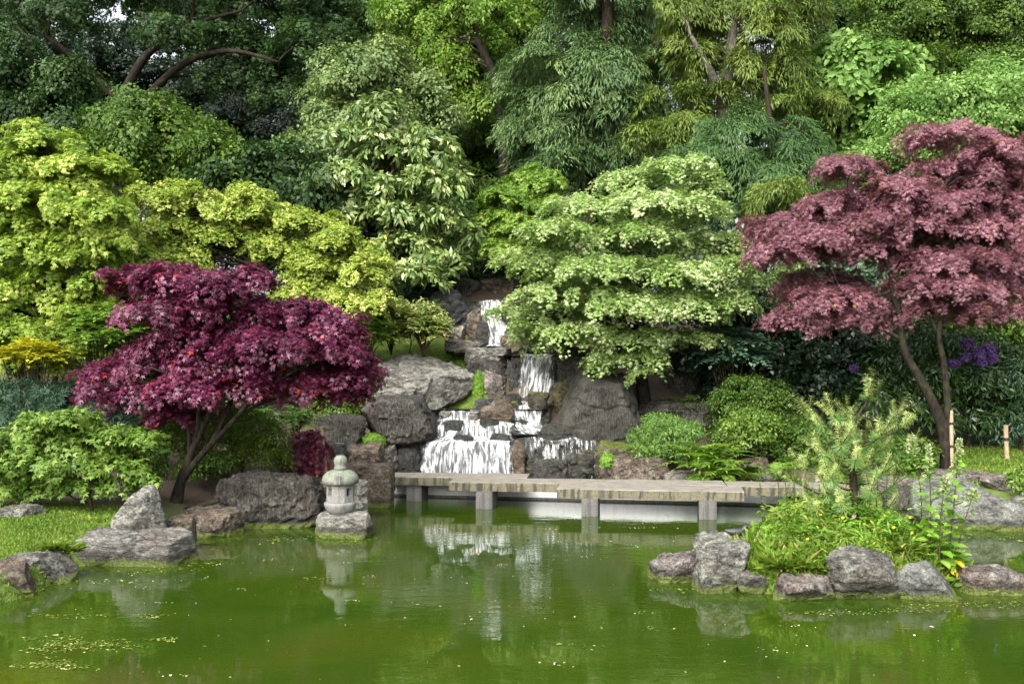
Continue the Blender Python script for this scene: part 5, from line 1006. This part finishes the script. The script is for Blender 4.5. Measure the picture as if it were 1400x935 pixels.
frond_plant('fern', 'smaller bright fern under the big fern close to the bridge', 'fern', at(985, 650, 23.2), 26, .9, 20, .2, FERN, 402, el=(10, 70), arch=.9)
frond_plant('fern', 'thin yellow green fern at the right end of the bridge', 'fern', at(1062, 655, 22.9), 18, .85, 18, .18, FERN, 403, el=(20, 75), arch=.8)
frond_plant('fern', 'dark fern left of the giant slanting slab', 'fern', at(588, 425, 29.6), 16, .8, 16, .15, BRIGHTG, 404, el=(10, 65))
frond_plant('fern', 'small fern with green fronds hanging beside the fluffy bush', 'fern', at(872, 612, 24.2), 12, .6, 16, .1, FERN, 405, el=(10, 65))
frond_plant('mahonia', 'golden yellow pinnate shrub above the dwarf conifer at the left edge', 'shrub', ground(45, 22.0), 150, .5, 7, .16, GOLDP, 406, 'oval', st(45, 488, 60, 24, 21.7, 18), el=(-10, 45), arch=.6)
frond_plant('pinnate_shrub', 'pale green pinnate shrub behind the left side of the purple maple', 'shrub', ground(140, 22.6), 240, .6, 10, .14, FERN, 407, 'oval', st(145, 452, 56, 44, 22.2, 26), el=(-10, 45), arch=.6)
frond_plant('mahonia', 'blue green mahonia in the shade right of the pale maple', 'shrub', ground(1000, 26.6), 150, .75, 8, .22, MAHON, 408, 'oval', st(990, 475, 62, 44, 26.4, 18), el=(-20, 40), arch=.6)
frond_plant('pieris_shrub', 'cream and green tiered little shrub on the mossy slope by the waterfall', 'shrub', at(579, 482, 27.7), 170, .45, 7, .17, PIERIS, 409, 'oval', st(580, 450, 36, 24, 27.6, 18), el=(-10, 40), arch=.5)
frond_plant('pieris_shrub', 'pink tinged young leaved shrub left of the cream one on the slope', 'shrub', at(535, 480, 28), 200, .45, 7, .17, PIERIS, 410, 'oval', st(537, 440, 36, 32, 27.8, 20), el=(-10, 50), arch=.5)
frond_plant('pinnate_shrub', 'yellow green feathery shrub on the slope beside the purple maple tip', 'shrub', at(505, 492, 26.8), 150, .45, 8, .15, FERN, 411, 'oval', st(500, 460, 34, 26, 26.8, 16), el=(-10, 45), arch=.6)
frond_plant('mahonia', 'glossy light green mahonia above the little red maple', 'shrub', at(405, 610, 22.8), 60, .55, 8, .18, BRIGHTG, 412, 'lance', st(402, 575, 22, 14, 22.8, 8), el=(0, 50), arch=.7)
frond_plant('mahonia', 'glossy green mahonia beneath the purple maple beside the notice plate', 'shrub', at(352, 600, 22.9), 60, .5, 8, .16, BRIGHTG, 413, 'lance', st(348, 567, 22, 12, 22.9, 8), el=(0, 50), arch=.7)

# moss cushions between the stones
def cushion(label, px, py, rx, ry, D, seed):
    rg = np.random.default_rng(seed); s = D / F; e = empty('moss_cushion', tuple(at(px, py + ry, D)), label, 'moss', 'bright moss cushions between the rocks')
    V, Fq, ti, P = spray_cloud([(at(px, py, D), (rx * s, rx * s * .7, ry * s))], rg, rs=.06, cover=4, nl=30, size=.035, kind='oval', flat=.2, low=-.5, inner=.3, thick=.01)
    extra(e, 'moss_leaves', HERB, V, Fq, ti)
for i, (lab, px, py, D, n, ln) in enumerate([('low dark fern between the ferns and the round bush', 1015, 650, 24.0, 20, .7), ('dark fern under the low dark green bush', 1095, 648, 23.9, 20, .8), ('fern in front of the dark green bush right of the bridge fern', 1080, 640, 24.3, 18, .8), ('dark fern at the foot of the long shaded ledge', 880, 590, 26.2, 16, .8), ('fern in the shade beneath the dark boulder', 940, 560, 26.8, 18, .9), ('fern on the shaded bank behind the round bush', 990, 590, 26.3, 16, .9), ('fern under the tall ribbed rock beside the maple trunk', 900, 570, 26.6, 16, .8)]):
    frond_plant('fern', lab, 'fern', at(px, py, D), n, ln, 18, .17, MIDG if i != 2 else FERN, 420 + i, el=(15, 70))
cushion('bright green cushion below the big angular boulder', 510, 601, 15, 9, 24.7, 1)
cushion('bright green cushion at the left end of the flat topped brown block', 830, 631, 8, 13, 24.0, 2)
cushion('bright green cushion on the low stone under the ferns', 952, 655, 10, 6, 23.5, 3)
cushion('hanging grass green tuft down the right side of the largest pale boulder', 654, 530, 7, 22, 26.6, 4)
#PART4
# ------------------------------------------------------------------ lawn, island, water's surface
def grass(name, label, n, xr, yr, cond, size, lmat, seed, kind='lance', lift=0.0, stand=1.0):
    global NLEAF
    rg = np.random.default_rng(seed); x = rg.uniform(*xr, n); y = rg.uniform(*yr, n)
    s = shore_dist(x, y); k = cond(x, y, s) & (fbm(np.stack([x * 1.2, y * 1.2, x * 0], 1), 3, seed) + .45 + .4 * rg.random(n) > .2); x, y = x[k], y[k]; n = len(x)
    P = np.stack([x, y, H(x, y) - .005 + lift * rg.random(n)], 1)
    T = rg.normal(0, .45, (n, 3)) + np.array([0, 0, stand]); Nn = rg.normal(0, 1, (n, 3)) * np.array([1, 1, .3]) + np.array([0, -.2, .3])
    V, Fq, k = leaves(P, Nn, T, size * rg.uniform(.5, 1.4, n), kind)
    NLEAF += n
    return tag(np_mesh(name, V, Fq, lmat, attrs={'tint': np.repeat(np.clip(.5 + .35 * fbm(np.stack([x * 2, y * 2, x * 0], 1), 3, 4) + rg.normal(0, .2, n), 0, 1), k)}), label, 'grass', kind='stuff')
grass('lawn_grass', 'short green lawn on the left bank', 90000, (-12, -5.4), (13.2, 18.8), lambda x, y, s: (s > .02), .058, GRASS, 1)
grass('lawn_grass', 'green lawn in the shade under the pink maple', 60000, (7.2, 15), (20.4, 26.8), lambda x, y, s: (s > .1) & (y > 21.8 + .3 * np.sin(x * 3)), .08, GRASS, 2)
grass('slope_moss', 'mossy turf on the slope left of the waterfall', 26000, (-4.8, -0.6), (26.6, 29.6), lambda x, y, s: s > 0, .05, HERB, 3)
isl = lambda x, y: ((x - ISL[0]) / ISL[2])**2 + ((y - ISL[1]) / ISL[3])**2
grass('island_grass', 'long bright grass on the small island', 17000, (2.6, 6.9), (13.7, 16.3), lambda x, y, s: (isl(x, y) < .95) & (y < 15.3) & ((x > 3.65) | (y < 14.75)), .2, GRASS, 4, stand=.7)
def herb_layer(name, label, n, kind, size, hmax, lmat, seed, emax=.92, cx=(2.6, 6.9)):
    global NLEAF
    rg = np.random.default_rng(seed); x = rg.uniform(*cx, n); y = rg.uniform(13.7, 16.3, n); e = isl(x, y); k = (e < emax) & ((x > 3.75) | (y < 14.6)); x, y, e = x[k], y[k], e[k]; n = len(x)
    hg = hmax * (1.02 - e) * (.55 + .9 * (fbm(np.stack([x * 1.8, y * 1.8, x * 0], 1), 3, seed) + .3)); z = H(x, y) + np.clip(hg, .03, None) * np.sqrt(rg.random(n))
    T = rg.normal(0, 1, (n, 3)) * np.array([1, 1, .4]) + np.array([0, 0, .1]); Nn = rg.normal(0, .45, (n, 3)) + np.array([0, -.25, 1])
    V, Fq, k = leaves(np.stack([x, y, z], 1), Nn, T, size * rg.uniform(.5, 1.4, n), kind); NLEAF += n
    return tag(np_mesh(name, V, Fq, lmat, attrs={'tint': np.repeat(np.clip(.5 + .5 * fbm(np.stack([x * 2.5, y * 2.5, x * 0], 1), 3, 9) + rg.normal(0, .18, n), 0, 1), k)}), label, 'ground cover', kind='stuff')
herb_layer('ground_cover', 'low leafy herbs covering the small island', 26000, 'oval', .06, .29, HERB, 5)
herb_layer('ground_cover', 'fine leaved weeds among the island herbs', 5000, 'lance', .12, .55, GRASS, 6, .75, (3.8, 6.6))
herb_layer('ground_cover', 'taller leafy weeds round the foot of the young pine', 7000, 'lance', .10, .72, HERB, 8, .42, (4.1, 5.9))
# hanging grass tufts at the shore
def tuft(label, px, py, D, n, size, seed, rad=.16, lmat=GRASS, stand=.6):
    rg = np.random.default_rng(seed); c = at(px, py, D); e = empty('grass_tuft', tuple(c), label, 'grass tuft', 'grass tufts along the shore')
    a = rg.uniform(0, 2 * pi, n); r = rad * np.sqrt(rg.random(n)); P = c + np.stack([r * np.cos(a), r * np.sin(a) * .7, rg.normal(0, .01, n)], 1)
    T = np.stack([np.cos(a) * .7, np.sin(a) * .7, np.full(n, stand)], 1) + rg.normal(0, .3, (n, 3)); Nn = np.stack([-np.cos(a) * .5, -np.sin(a) * .5, np.ones(n)], 1) + rg.normal(0, .3, (n, 3))
    V, Fq, k = leaves(P, Nn, T, size * rg.uniform(.6, 1.3, n), 'lance'); extra(e, 'blades', lmat, V, Fq, np.repeat(rg.random(n), k))
for i, (lab, px, py, D, n, sz) in enumerate([('grass tuft hanging over the wedge shaped rock at the end of the lawn', 92, 752, 15.2, 420, .16), ('grass tuft at the left end of the long flat slab', 72, 748, 15.1, 300, .15), ('grass tuft between the undercut rock and the biggest island rock', 1112, 778, 14.1, 260, .26), ('grass tuft right of the biggest island rock', 1232, 752, 14.3, 220, .24),
                                              ('grass tuft beside the low rock on the left lawn', 55, 722, 17.2, 260, .16), ('grass tuft above the undercut rock', 1070, 775, 14.1, 300, .24), ('grass tuft beside the tall lumpy rock', 1035, 765, 14.6, 260, .22), ('dark weed tuft hanging on the smooth grey rock in the right bank', 1370, 712, 19.6, 260, .16), ('grass tuft between the pointed rock and the bright bush', 128, 716, 17.4, 260, .16)]):
    tuft(lab, px, py, D, n, sz, 40 + i, lmat=GRASS if i != 7 else DARKG, stand=.55 if i != 7 else -.4)

# pine sapling
def pine():
    rg = np.random.default_rng(77); D = 15.1; base = np.array([*at(1166, 0, D)[:2], 0]); base[2] = Hs(base[0], base[1])
    e = empty('pine_sapling', tuple(base), 'young pine with pale yellow needle candles on the small island', 'tree')
    q = MB(); tr = [base - (0, 0, .15), at(1167, 665, D), at(1163, 610, D), at(1170, 575, D), at(1186, 548, D)]
    q.tube(tr, [.075, .06, .042, .026, .012], 8, 4)
    tips = [(1188, 534, 0, 1.0), (1106, 560, .25, 1), (1122, 572, -.2, .8), (1142, 562, -.35, 1), (1160, 565, .3, 1), (1222, 562, .1, 1), (1236, 576, -.25, .9), (1240, 605, .2, 1), (1205, 588, -.4, .9), (1100, 632, -.1, .9), (1086, 650, .35, .9), (1125, 612, -.45, .9), (1150, 600, -.5, 1), (1180, 600, .5, .9), (1205, 640, -.5, .9), (1222, 655, .2, .9), (1105, 668, .5, .8), (1135, 645, -.55, .9), (1190, 665, -.6, .8), (1160, 635, .6, .8), (1215, 685, .1, .7), (1115, 690, -.3, .7), (1150, 680, -.6, .7), (1170, 620, -.5, .9), (1145, 628, .2, .9), (1185, 630, -.3, .9), (1175, 650, .4, .9), (1130, 665, -.3, .8), (1205, 610, .5, .9), (1165, 585, -.3, 1), (1195, 585, .3, .9)]
    trp = np.array(tr); V_, F_, T_ = [], [], []; nv = 0; Pn, Nn, Tn, Sn, Tin = [], [], [], [], []
    for px, py, dd, sc in tips:
        tip = at(px, py + 8, D + dd); zs = tip[2] - .28 * np.linalg.norm((tip - trp[2])[:2]) - .05
        zs = np.clip(zs, base[2] + .25, trp[-1][2] - .02); s0 = np.array([np.interp(zs, trp[:, 2], trp[:, k]) for k in range(3)])
        mid = (s0 + tip) / 2 + np.array([0, 0, -.06]); q.tube([s0, mid, tip], [.016, .012, .008], 5, 4)
        bd = nrm(tip - mid)
        for c in range(4 if sc > .85 else 3):
            a = rg.uniform(0, 2 * pi); d = nrm(bd * (.9 if c else 1.3) + np.array([0, 0, .75 if c else 1.1]) + (np.array([cos(a), sin(a), 0]) * 1.0 if c else 0)); ln = rg.uniform(.26, .4) * sc * (1.25 if c == 0 else 1)
            n = 120; t = rg.random(n); p = tip + d * ln * t[:, None]; az = rg.uniform(0, 2 * pi, n); u1 = nrm(np.cross(d, [.3, .2, .9])); u2 = np.cross(d, u1)
            o = np.cos(az)[:, None] * u1 + np.sin(az)[:, None] * u2
            Pn.append(p); Tn.append(d * .95 + o * .62); Nn.append(np.cross(d, o) * .5 + d); Sn.append(rg.uniform(.05, .078, n)); Tin.append(np.clip(rg.normal(.86, .1, n), 0, 1))
            q.tube([tip, tip + d * ln], [.006, .004], 4, 1, cap=False)
        n = 120; t = .35 + .65 * rg.random(n)**.7; p = mid + (tip - mid) * t[:, None]; az = rg.uniform(0, 2 * pi, n); u1 = nrm(np.cross(bd, [.1, .2, .9])); u2 = np.cross(bd, u1); o = np.cos(az)[:, None] * u1 + np.sin(az)[:, None] * u2
        Pn.append(p); Tn.append(bd * 1.1 + o * .9 + np.array([0, 0, -.15])); Nn.append(np.cross(bd, o) * .5 + bd); Sn.append(rg.uniform(.10, .16, n)); Tin.append(np.clip(rg.normal(.46, .16, n), 0, 1))
    TPL['pneedle'] = (np.array([(-.035, 0, 0), (.035, 0, 0), (.015, 1, -.1), (-.015, 1, -.1)]), TPL['needle'][1])
    V, Fq, k = leaves(np.concatenate(Pn), np.concatenate(Nn), np.concatenate(Tn), np.concatenate(Sn), 'pneedle')
    extra(e, 'needles', PINEN, V, Fq, np.repeat(np.concatenate(Tin), k)); q.build('trunk', BARK_BROWN, e, smooth=True, origin=tuple(base))
pine()
# tall flowering weeds
DSTEM = mat_new('dark_stem'); DSTEM[4].inputs['Base Color'].default_value = (.05, .035, .025, 1); DSTEM = DSTEM[0]
SPIKE = leaf_mat('pale_flower_spike', [(0, (.14, .22, .06)), (.6, (.32, .40, .18)), (1, (.55, .52, .38))], .35, .5, .2)
def tall_herb(label, pxb, pyb, pxt, pyt, D, seed, lsz=.15, dens=15,  yellow=False, spike=.25, lm=None):
    rg = np.random.default_rng(seed); b0, t0 = at(pxb, pyb, D), at(pxt, pyt, D); b0[2] = min(b0[2], max(Hs(b0[0], D), 0.02))
    e = empty('tall_herb', tuple(b0), label, 'plant', 'tall weeds on the small island')
    q = MB(); mid = (b0 + t0) / 2 + np.array([rg.normal(0, .04), 0, 0]); q.tube([b0 - (0, 0, .1), mid, t0], [.011, .009, .004], 6, 6); q.build('stem', DSTEM, e, smooth=True, origin=tuple(b0))
    Ln = np.linalg.norm(t0 - b0); t = np.linspace(.10, 1 - spike * .4, dens); p = b0 * (1 - t[:, None]) + t0 * t[:, None]; P, T, S, Ti = [], [], [], []
    for i in range(dens):
        a0 = i * 1.57 + rg.uniform(-.3, .3)
        for kx in range(2 if t[i] < .8 else 4):
            a = a0 + kx * (pi if t[i] < .8 else pi / 2); P.append(p[i] + np.array([cos(a), sin(a), 0]) * .02); T.append((cos(a), sin(a), .15)); S.append(lsz * (1.15 - .8 * t[i]) * rg.uniform(.8, 1.2)); Ti.append(rg.uniform(.3, .9))
    n = len(P); V, Fq, k = leaves(np.array(P), np.array([0, 0, 1.0]) + rg.normal(0, .3, (n, 3)), np.array(T) - np.array([0, 0, .25]), np.array(S), 'broad'); extra(e, 'leaves', lm or HERB, V, Fq, np.repeat(Ti, k))
    if spike:
        n = 260; u = rg.uniform(1 - spike, 1.02, n); a = rg.uniform(0, 2 * pi, n); rr = .075 * (1.12 - u) / spike + .012; P = b0 * (1 - u[:, None]) + t0 * u[:, None] + np.stack([rr * np.cos(a), rr * np.sin(a), rr * 0], 1) * .5 * rg.random((n, 1))
        V, Fq, k = leaves(P, rg.normal(0, 1, (n, 3)), np.stack([np.cos(a), np.sin(a), a * 0 + .7], 1), .045 * rg.uniform(.6, 1.3, n), 'broad'); extra(e, 'flower_spike', SPIKE, V, Fq, np.repeat(rg.random(n), k))
    if yellow:
        n = 12; a = rg.uniform(0, 2 * pi, n); P = b0 + np.stack([.12 * np.cos(a), .1 * np.sin(a), rg.uniform(.05, .25, n)], 1)
        V, Fq, k = leaves(P, np.array([0, -.6, .6]) + rg.normal(0, .4, (n, 3)), np.stack([np.cos(a) * .7, np.sin(a) * .4 - .3, a * 0 - .6], 1), .17 * rg.uniform(.8, 1.2, n), 'broad'); extra(e, 'yellow_leaves', GOLDP, V, Fq, np.repeat(rg.uniform(.5, .93, n), k))
tall_herb('tall leafy weed with pale bushy flower spike, tallest pale spike left of two', 1272, 775, 1270, 612, 14.35, 1, .22, 26)
tall_herb('tall leafy weed with yellowed leaves at its foot and drooping white tip', 1294, 785, 1312, 604, 14.35, 2, .23, 28, True)
tall_herb('slender dark stemmed weed just left of the pale bushy spike', 1257, 765, 1247, 600, 14.6, 3, .16, 22, spike=.12)
tall_herb('shorter leafy weed between the two tallest ones', 1284, 780, 1292, 655, 14.2, 4, .21, 18, spike=.15)
tall_herb('thin weed leaning right at the right end of the island', 1303, 785, 1332, 672, 14.4, 5, .16, 14, spike=.1)
rgm = np.random.default_rng(5)
for i in range(16):
    px = [1072, 1084, 1096, 1060, 1110, 1124, 1138, 1152, 1178, 1192, 1206, 1045, 1218, 1232, 1130, 1165][i]; D = 15.2 + rgm.uniform(-.5, .6); xx = (px - 700) * D / F
    tall_herb('wispy meadow weed with thin stem around the foot of the young pine', px, HOR + (EYE - Hs(xx, D)) * F / D, px + rgm.uniform(-12, 12), rgm.uniform(630, 690), D, 60 + i, .10, 17, spike=0, lm=FEATH if i % 2 else HERB)
# buttercups and a few pink flowers
BUTTER = mat_new('buttercup_yellow'); BUTTER[4].inputs['Base Color'].default_value = (.75, .55, .02, 1); BUTTER = BUTTER[0]
PINKF = mat_new('pink_petal'); PINKF[4].inputs['Base Color'].default_value = (.62, .17, .36, 1); PINKF = PINKF[0]
def flower_proto(mat, label, group, r):
    e = empty('wild_flower', (0, 0, 0), label, 'flower', group); a = np.linspace(0, 2 * pi, 6)[:5]; V, Fq = [], []
    for t in a:
        d = np.array([cos(t), sin(t), .35]); p = np.array([-sin(t), cos(t), 0]); i = len(V); V += [(0, 0, 0), tuple(d * r * .6 + p * r * .45), tuple(d * r), tuple(d * r * .6 - p * r * .45)]; Fq.append((i, i + 1, i + 2, i + 3))
    np_mesh('petals', V, np.array(Fq), mat, e); q = MB(); q.tube([(0, 0, -.35), (.01, 0, -.15), (0, 0, 0)], [.004, .004, .004], 4, 2, cap=False); q.build('stem', LEAFSTALK, e)
    return e
fy = flower_proto(BUTTER, 'small yellow buttercup in the island grass', 'buttercups on the island', .026); fp = flower_proto(PINKF, 'small pink flower head above the island weeds', 'pink flowers on the island', .035)
spots = [(px, py) for px, py in zip(rgm.uniform(1090, 1255, 30), rgm.uniform(700, 752, 30))] + [(px, py) for px, py in zip(rgm.uniform(1225, 1262, 9), rgm.uniform(742, 760, 9))]
for i, (px, py) in enumerate(spots + [(1130, 642), (1118, 657), (1102, 654), (1098, 648), (1168, 706), (1042, 747)]):
    src = fy if i < len(spots) else fp; D = 14.6 + rgm.uniform(-.2, .4) if i < len(spots) else 15.0
    if i in (0, len(spots)): o = src; kids = []
    else:
        o = src.copy(); COL.objects.link(o); kids = list(src.children)
        for ch in kids:
            c = ch.copy(); COL.objects.link(c); c.parent = o
    p = at(px, py, D); xx, yy = p[0], p[1]; p[2] = max(p[2], Hs(xx, yy) + .12); e_ = float(isl(xx, yy)); p[1] = yy - .35; p[2] = EYE + (HOR - py) * p[1] / F; p[0] = (px - 700) * p[1] / F; o.location = p; o.rotation_euler = (rgm.uniform(.2, .9), rgm.uniform(-.4, .4), rgm.uniform(0, 6))

# moorhen beside its nest
c = at(1008, 726, 15.7); FEA = mat_new('dark_slate_feather'); FEA[4].inputs['Base Color'].default_value = (.035, .036, .04, 1); FEA = FEA[0]; RED = mat_new('red_bill'); RED[4].inputs['Base Color'].default_value = (.45, .05, .03, 1); RED = RED[0]
e = empty('moorhen', tuple(c - (0, 0, .08)), 'dark moorhen with red bill sitting behind the island rocks', 'bird')
q = MB(); u = 1 / ppm(15.75)
q.tube([c + np.array(v) * u for v in ((-17, 0, 2), (-12, 0, 0), (-5, 0, -1), (2, 0, -1), (7, 0, 1), (9, 0, 4), (11, 0, 6), (13.5, 0, 6.2), (15, 0, 5.6))], np.array([.8, 3.5, 5.2, 5.2, 3.8, 2.5, 2.5, 2.2, .8]) * u, 12, 4); q.build('body', FEA, e, smooth=True)
q = MB(); q.tube([c + np.array(v) * u for v in ((14, 0, 7), (15.5, 0, 5.8), (18.5, 0, 4.6))], np.array([.6, 1.1, .25]) * u, 8, 3); q.build('bill', RED, e, smooth=True)
TW = bark_mat('dry_twig', (.12, .09, .06), (.35, .28, .2)); c = at(1014, 735, 15.7); e = empty('bird_nest', tuple(c), 'loose heap of dry stalks and twigs next to the moorhen', 'nest'); q = MB(); rgm = np.random.default_rng(8)
for i in range(95):
    a = rgm.uniform(0, 2 * pi); p = c + np.array([rgm.uniform(-.3, .28), rgm.uniform(-.14, .14), rgm.uniform(-.26, .06)]); d = np.array([cos(a), sin(a) * .6, rgm.uniform(-.05, .45)]) * rgm.uniform(.08, .2); q.tube([p - d, p, p + d], [.006, .006, .003], 5, 1)
q.build('twigs', TW, e, origin=tuple(c))
# wire loop on the right rock, orange leaf, edging log
c = at(1340, 778, 14.05); q = MB(); a = np.linspace(0, 2 * pi, 22); q.tube([c + np.array([.17 * cos(t) * (1 + .15 * sin(2 * t)), .13 * sin(t), .012 + .02 * sin(3 * t)]) for t in a], [.009] * 22, 6, 1); o = q.build('wire_loop', DSTEM, origin=tuple(c)); tag(o, 'bent dark wire loop lying on the low rounded rock of the island', 'wire loop')
ORL = mat_new('orange_dead_leaf'); ORL[4].inputs['Base Color'].default_value = (.55, .22, .04, 1); c = at(651, 580, 25.95); V, Fq, k = leaves(np.array([c + (0, 0, -.05)]), np.array([[.1, -.8, .6]]), np.array([[.2, .2, 1.0]]), np.array([.17]), 'maple'); o = np_mesh('fallen_leaf', V, Fq, ORL[0], origin=tuple(c)); tag(o, 'orange dead leaf caught in the white water of the cascade', 'leaf')
q = MB(); q.tube([at(246, 698, 19.3), at(272, 692, 19.25), at(300, 683, 19.2)], [.05, .06, .05], 9, 3); o = q.build('fallen_log', BARK_DARK, origin=tuple(at(272, 692, 19.25))); tag(o, 'dark slanting log beside the foot of the purple maple', 'log')
# things drifting on the pond
DEB = leaf_mat('floating_speck', [(0, (.20, .22, .06)), (.5, (.42, .42, .22)), (1, (.72, .70, .55))], .1, .5, .3); ALG = leaf_mat('floating_algae', [(0, (.035, .07, .004)), (.6, (.09, .13, .01)), (1, (.34, .36, .10))], .1, .6, .2)
rgm = np.random.default_rng(12)
px = np.concatenate([rgm.uniform(10, 1390, 150), rgm.uniform(440, 1000, 110), rgm.uniform(560, 900, 60)]); py = np.concatenate([rgm.uniform(722, 934, 150), rgm.uniform(708, 860, 110), rgm.uniform(700, 740, 60)])
D = EYE * F / (py - HOR); x = (px - 700) * D / F; k = shore_dist(x, D) < -.1; k &= isl(x, D) > 1.3; x, D = x[k], D[k]
cl = rgm.random(len(x)) < .10; X_ = np.concatenate([x] + [x[cl] + rgm.normal(0, .09, cl.sum()) for _ in range(7)]); Y_ = np.concatenate([D] + [D[cl] + rgm.normal(0, .07, cl.sum()) for _ in range(7)]); n = len(X_)
V, Fq, k = leaves(np.stack([X_, Y_, np.full(n, .006)], 1), np.array([0, 0, 1.0]) + rgm.normal(0, .08, (n, 3)), rgm.normal(0, 1, (n, 3)) * np.array([1, 1, 0]), .021 * np.exp(rgm.normal(0, .45, n)), 'broad')
tag(np_mesh('floating_debris', V, Fq, DEB, attrs={'tint': np.repeat(rgm.random(n), k)}), 'pale petals and specks drifting on the green pond', 'floating debris', kind='stuff')
P = []
for cx, cy, rx, ry, n in [(95, 882, 45, 9, 900), (150, 880, 40, 5, 350), (75, 908, 40, 6, 500), (205, 842, 20, 3, 140), (85, 842, 50, 3, 160), (40, 872, 20, 2, 80), (225, 874, 16, 2, 110), (440, 790, 22, 3, 120), (375, 738, 14, 3, 120), (285, 770, 34, 3, 200), (1350, 826, 60, 5, 300), (1130, 838, 60, 3, 200), (1380, 735, 40, 4, 220), (470, 738, 50, 3, 260), (240, 778, 45, 3, 200), (160, 795, 60, 3, 160), (395, 735, 60, 4, 160), (940, 806, 40, 3, 140), (1245, 836, 60, 3, 200), (800, 885, 30, 4, 40), (880, 860, 40, 5, 50)]:
    a = rgm.uniform(0, 2 * pi, n); n = int(n * .55); a = a[:n]; r = np.sqrt(rgm.random(n)) * (1 + .5 * np.sin(3 * a + cx)) * (1 + .5 * rgm.random(n)**3); yy = cy + ry * r * np.sin(a); dd = EYE * F / (yy - HOR); P.append(np.stack([(cx + rx * r * np.cos(a) - 700) * dd / F, dd, np.full(n, .004)], 1))
P = np.concatenate(P); n = len(P); V, Fq, k = leaves(P, np.array([0, 0, 1.0]) + rgm.normal(0, .1, (n, 3)), rgm.normal(0, 1, (n, 3)) * np.array([1, .6, 0]), .026 * np.exp(rgm.normal(0, .5, n)), 'broad')
tag(np_mesh('floating_algae', V, Fq, ALG, attrs={'tint': np.repeat(rgm.random(n), k)}), 'yellow green algae scum floating on the pond and along the rocks', 'algae', kind='stuff')
print('leaf faces', NLEAF)
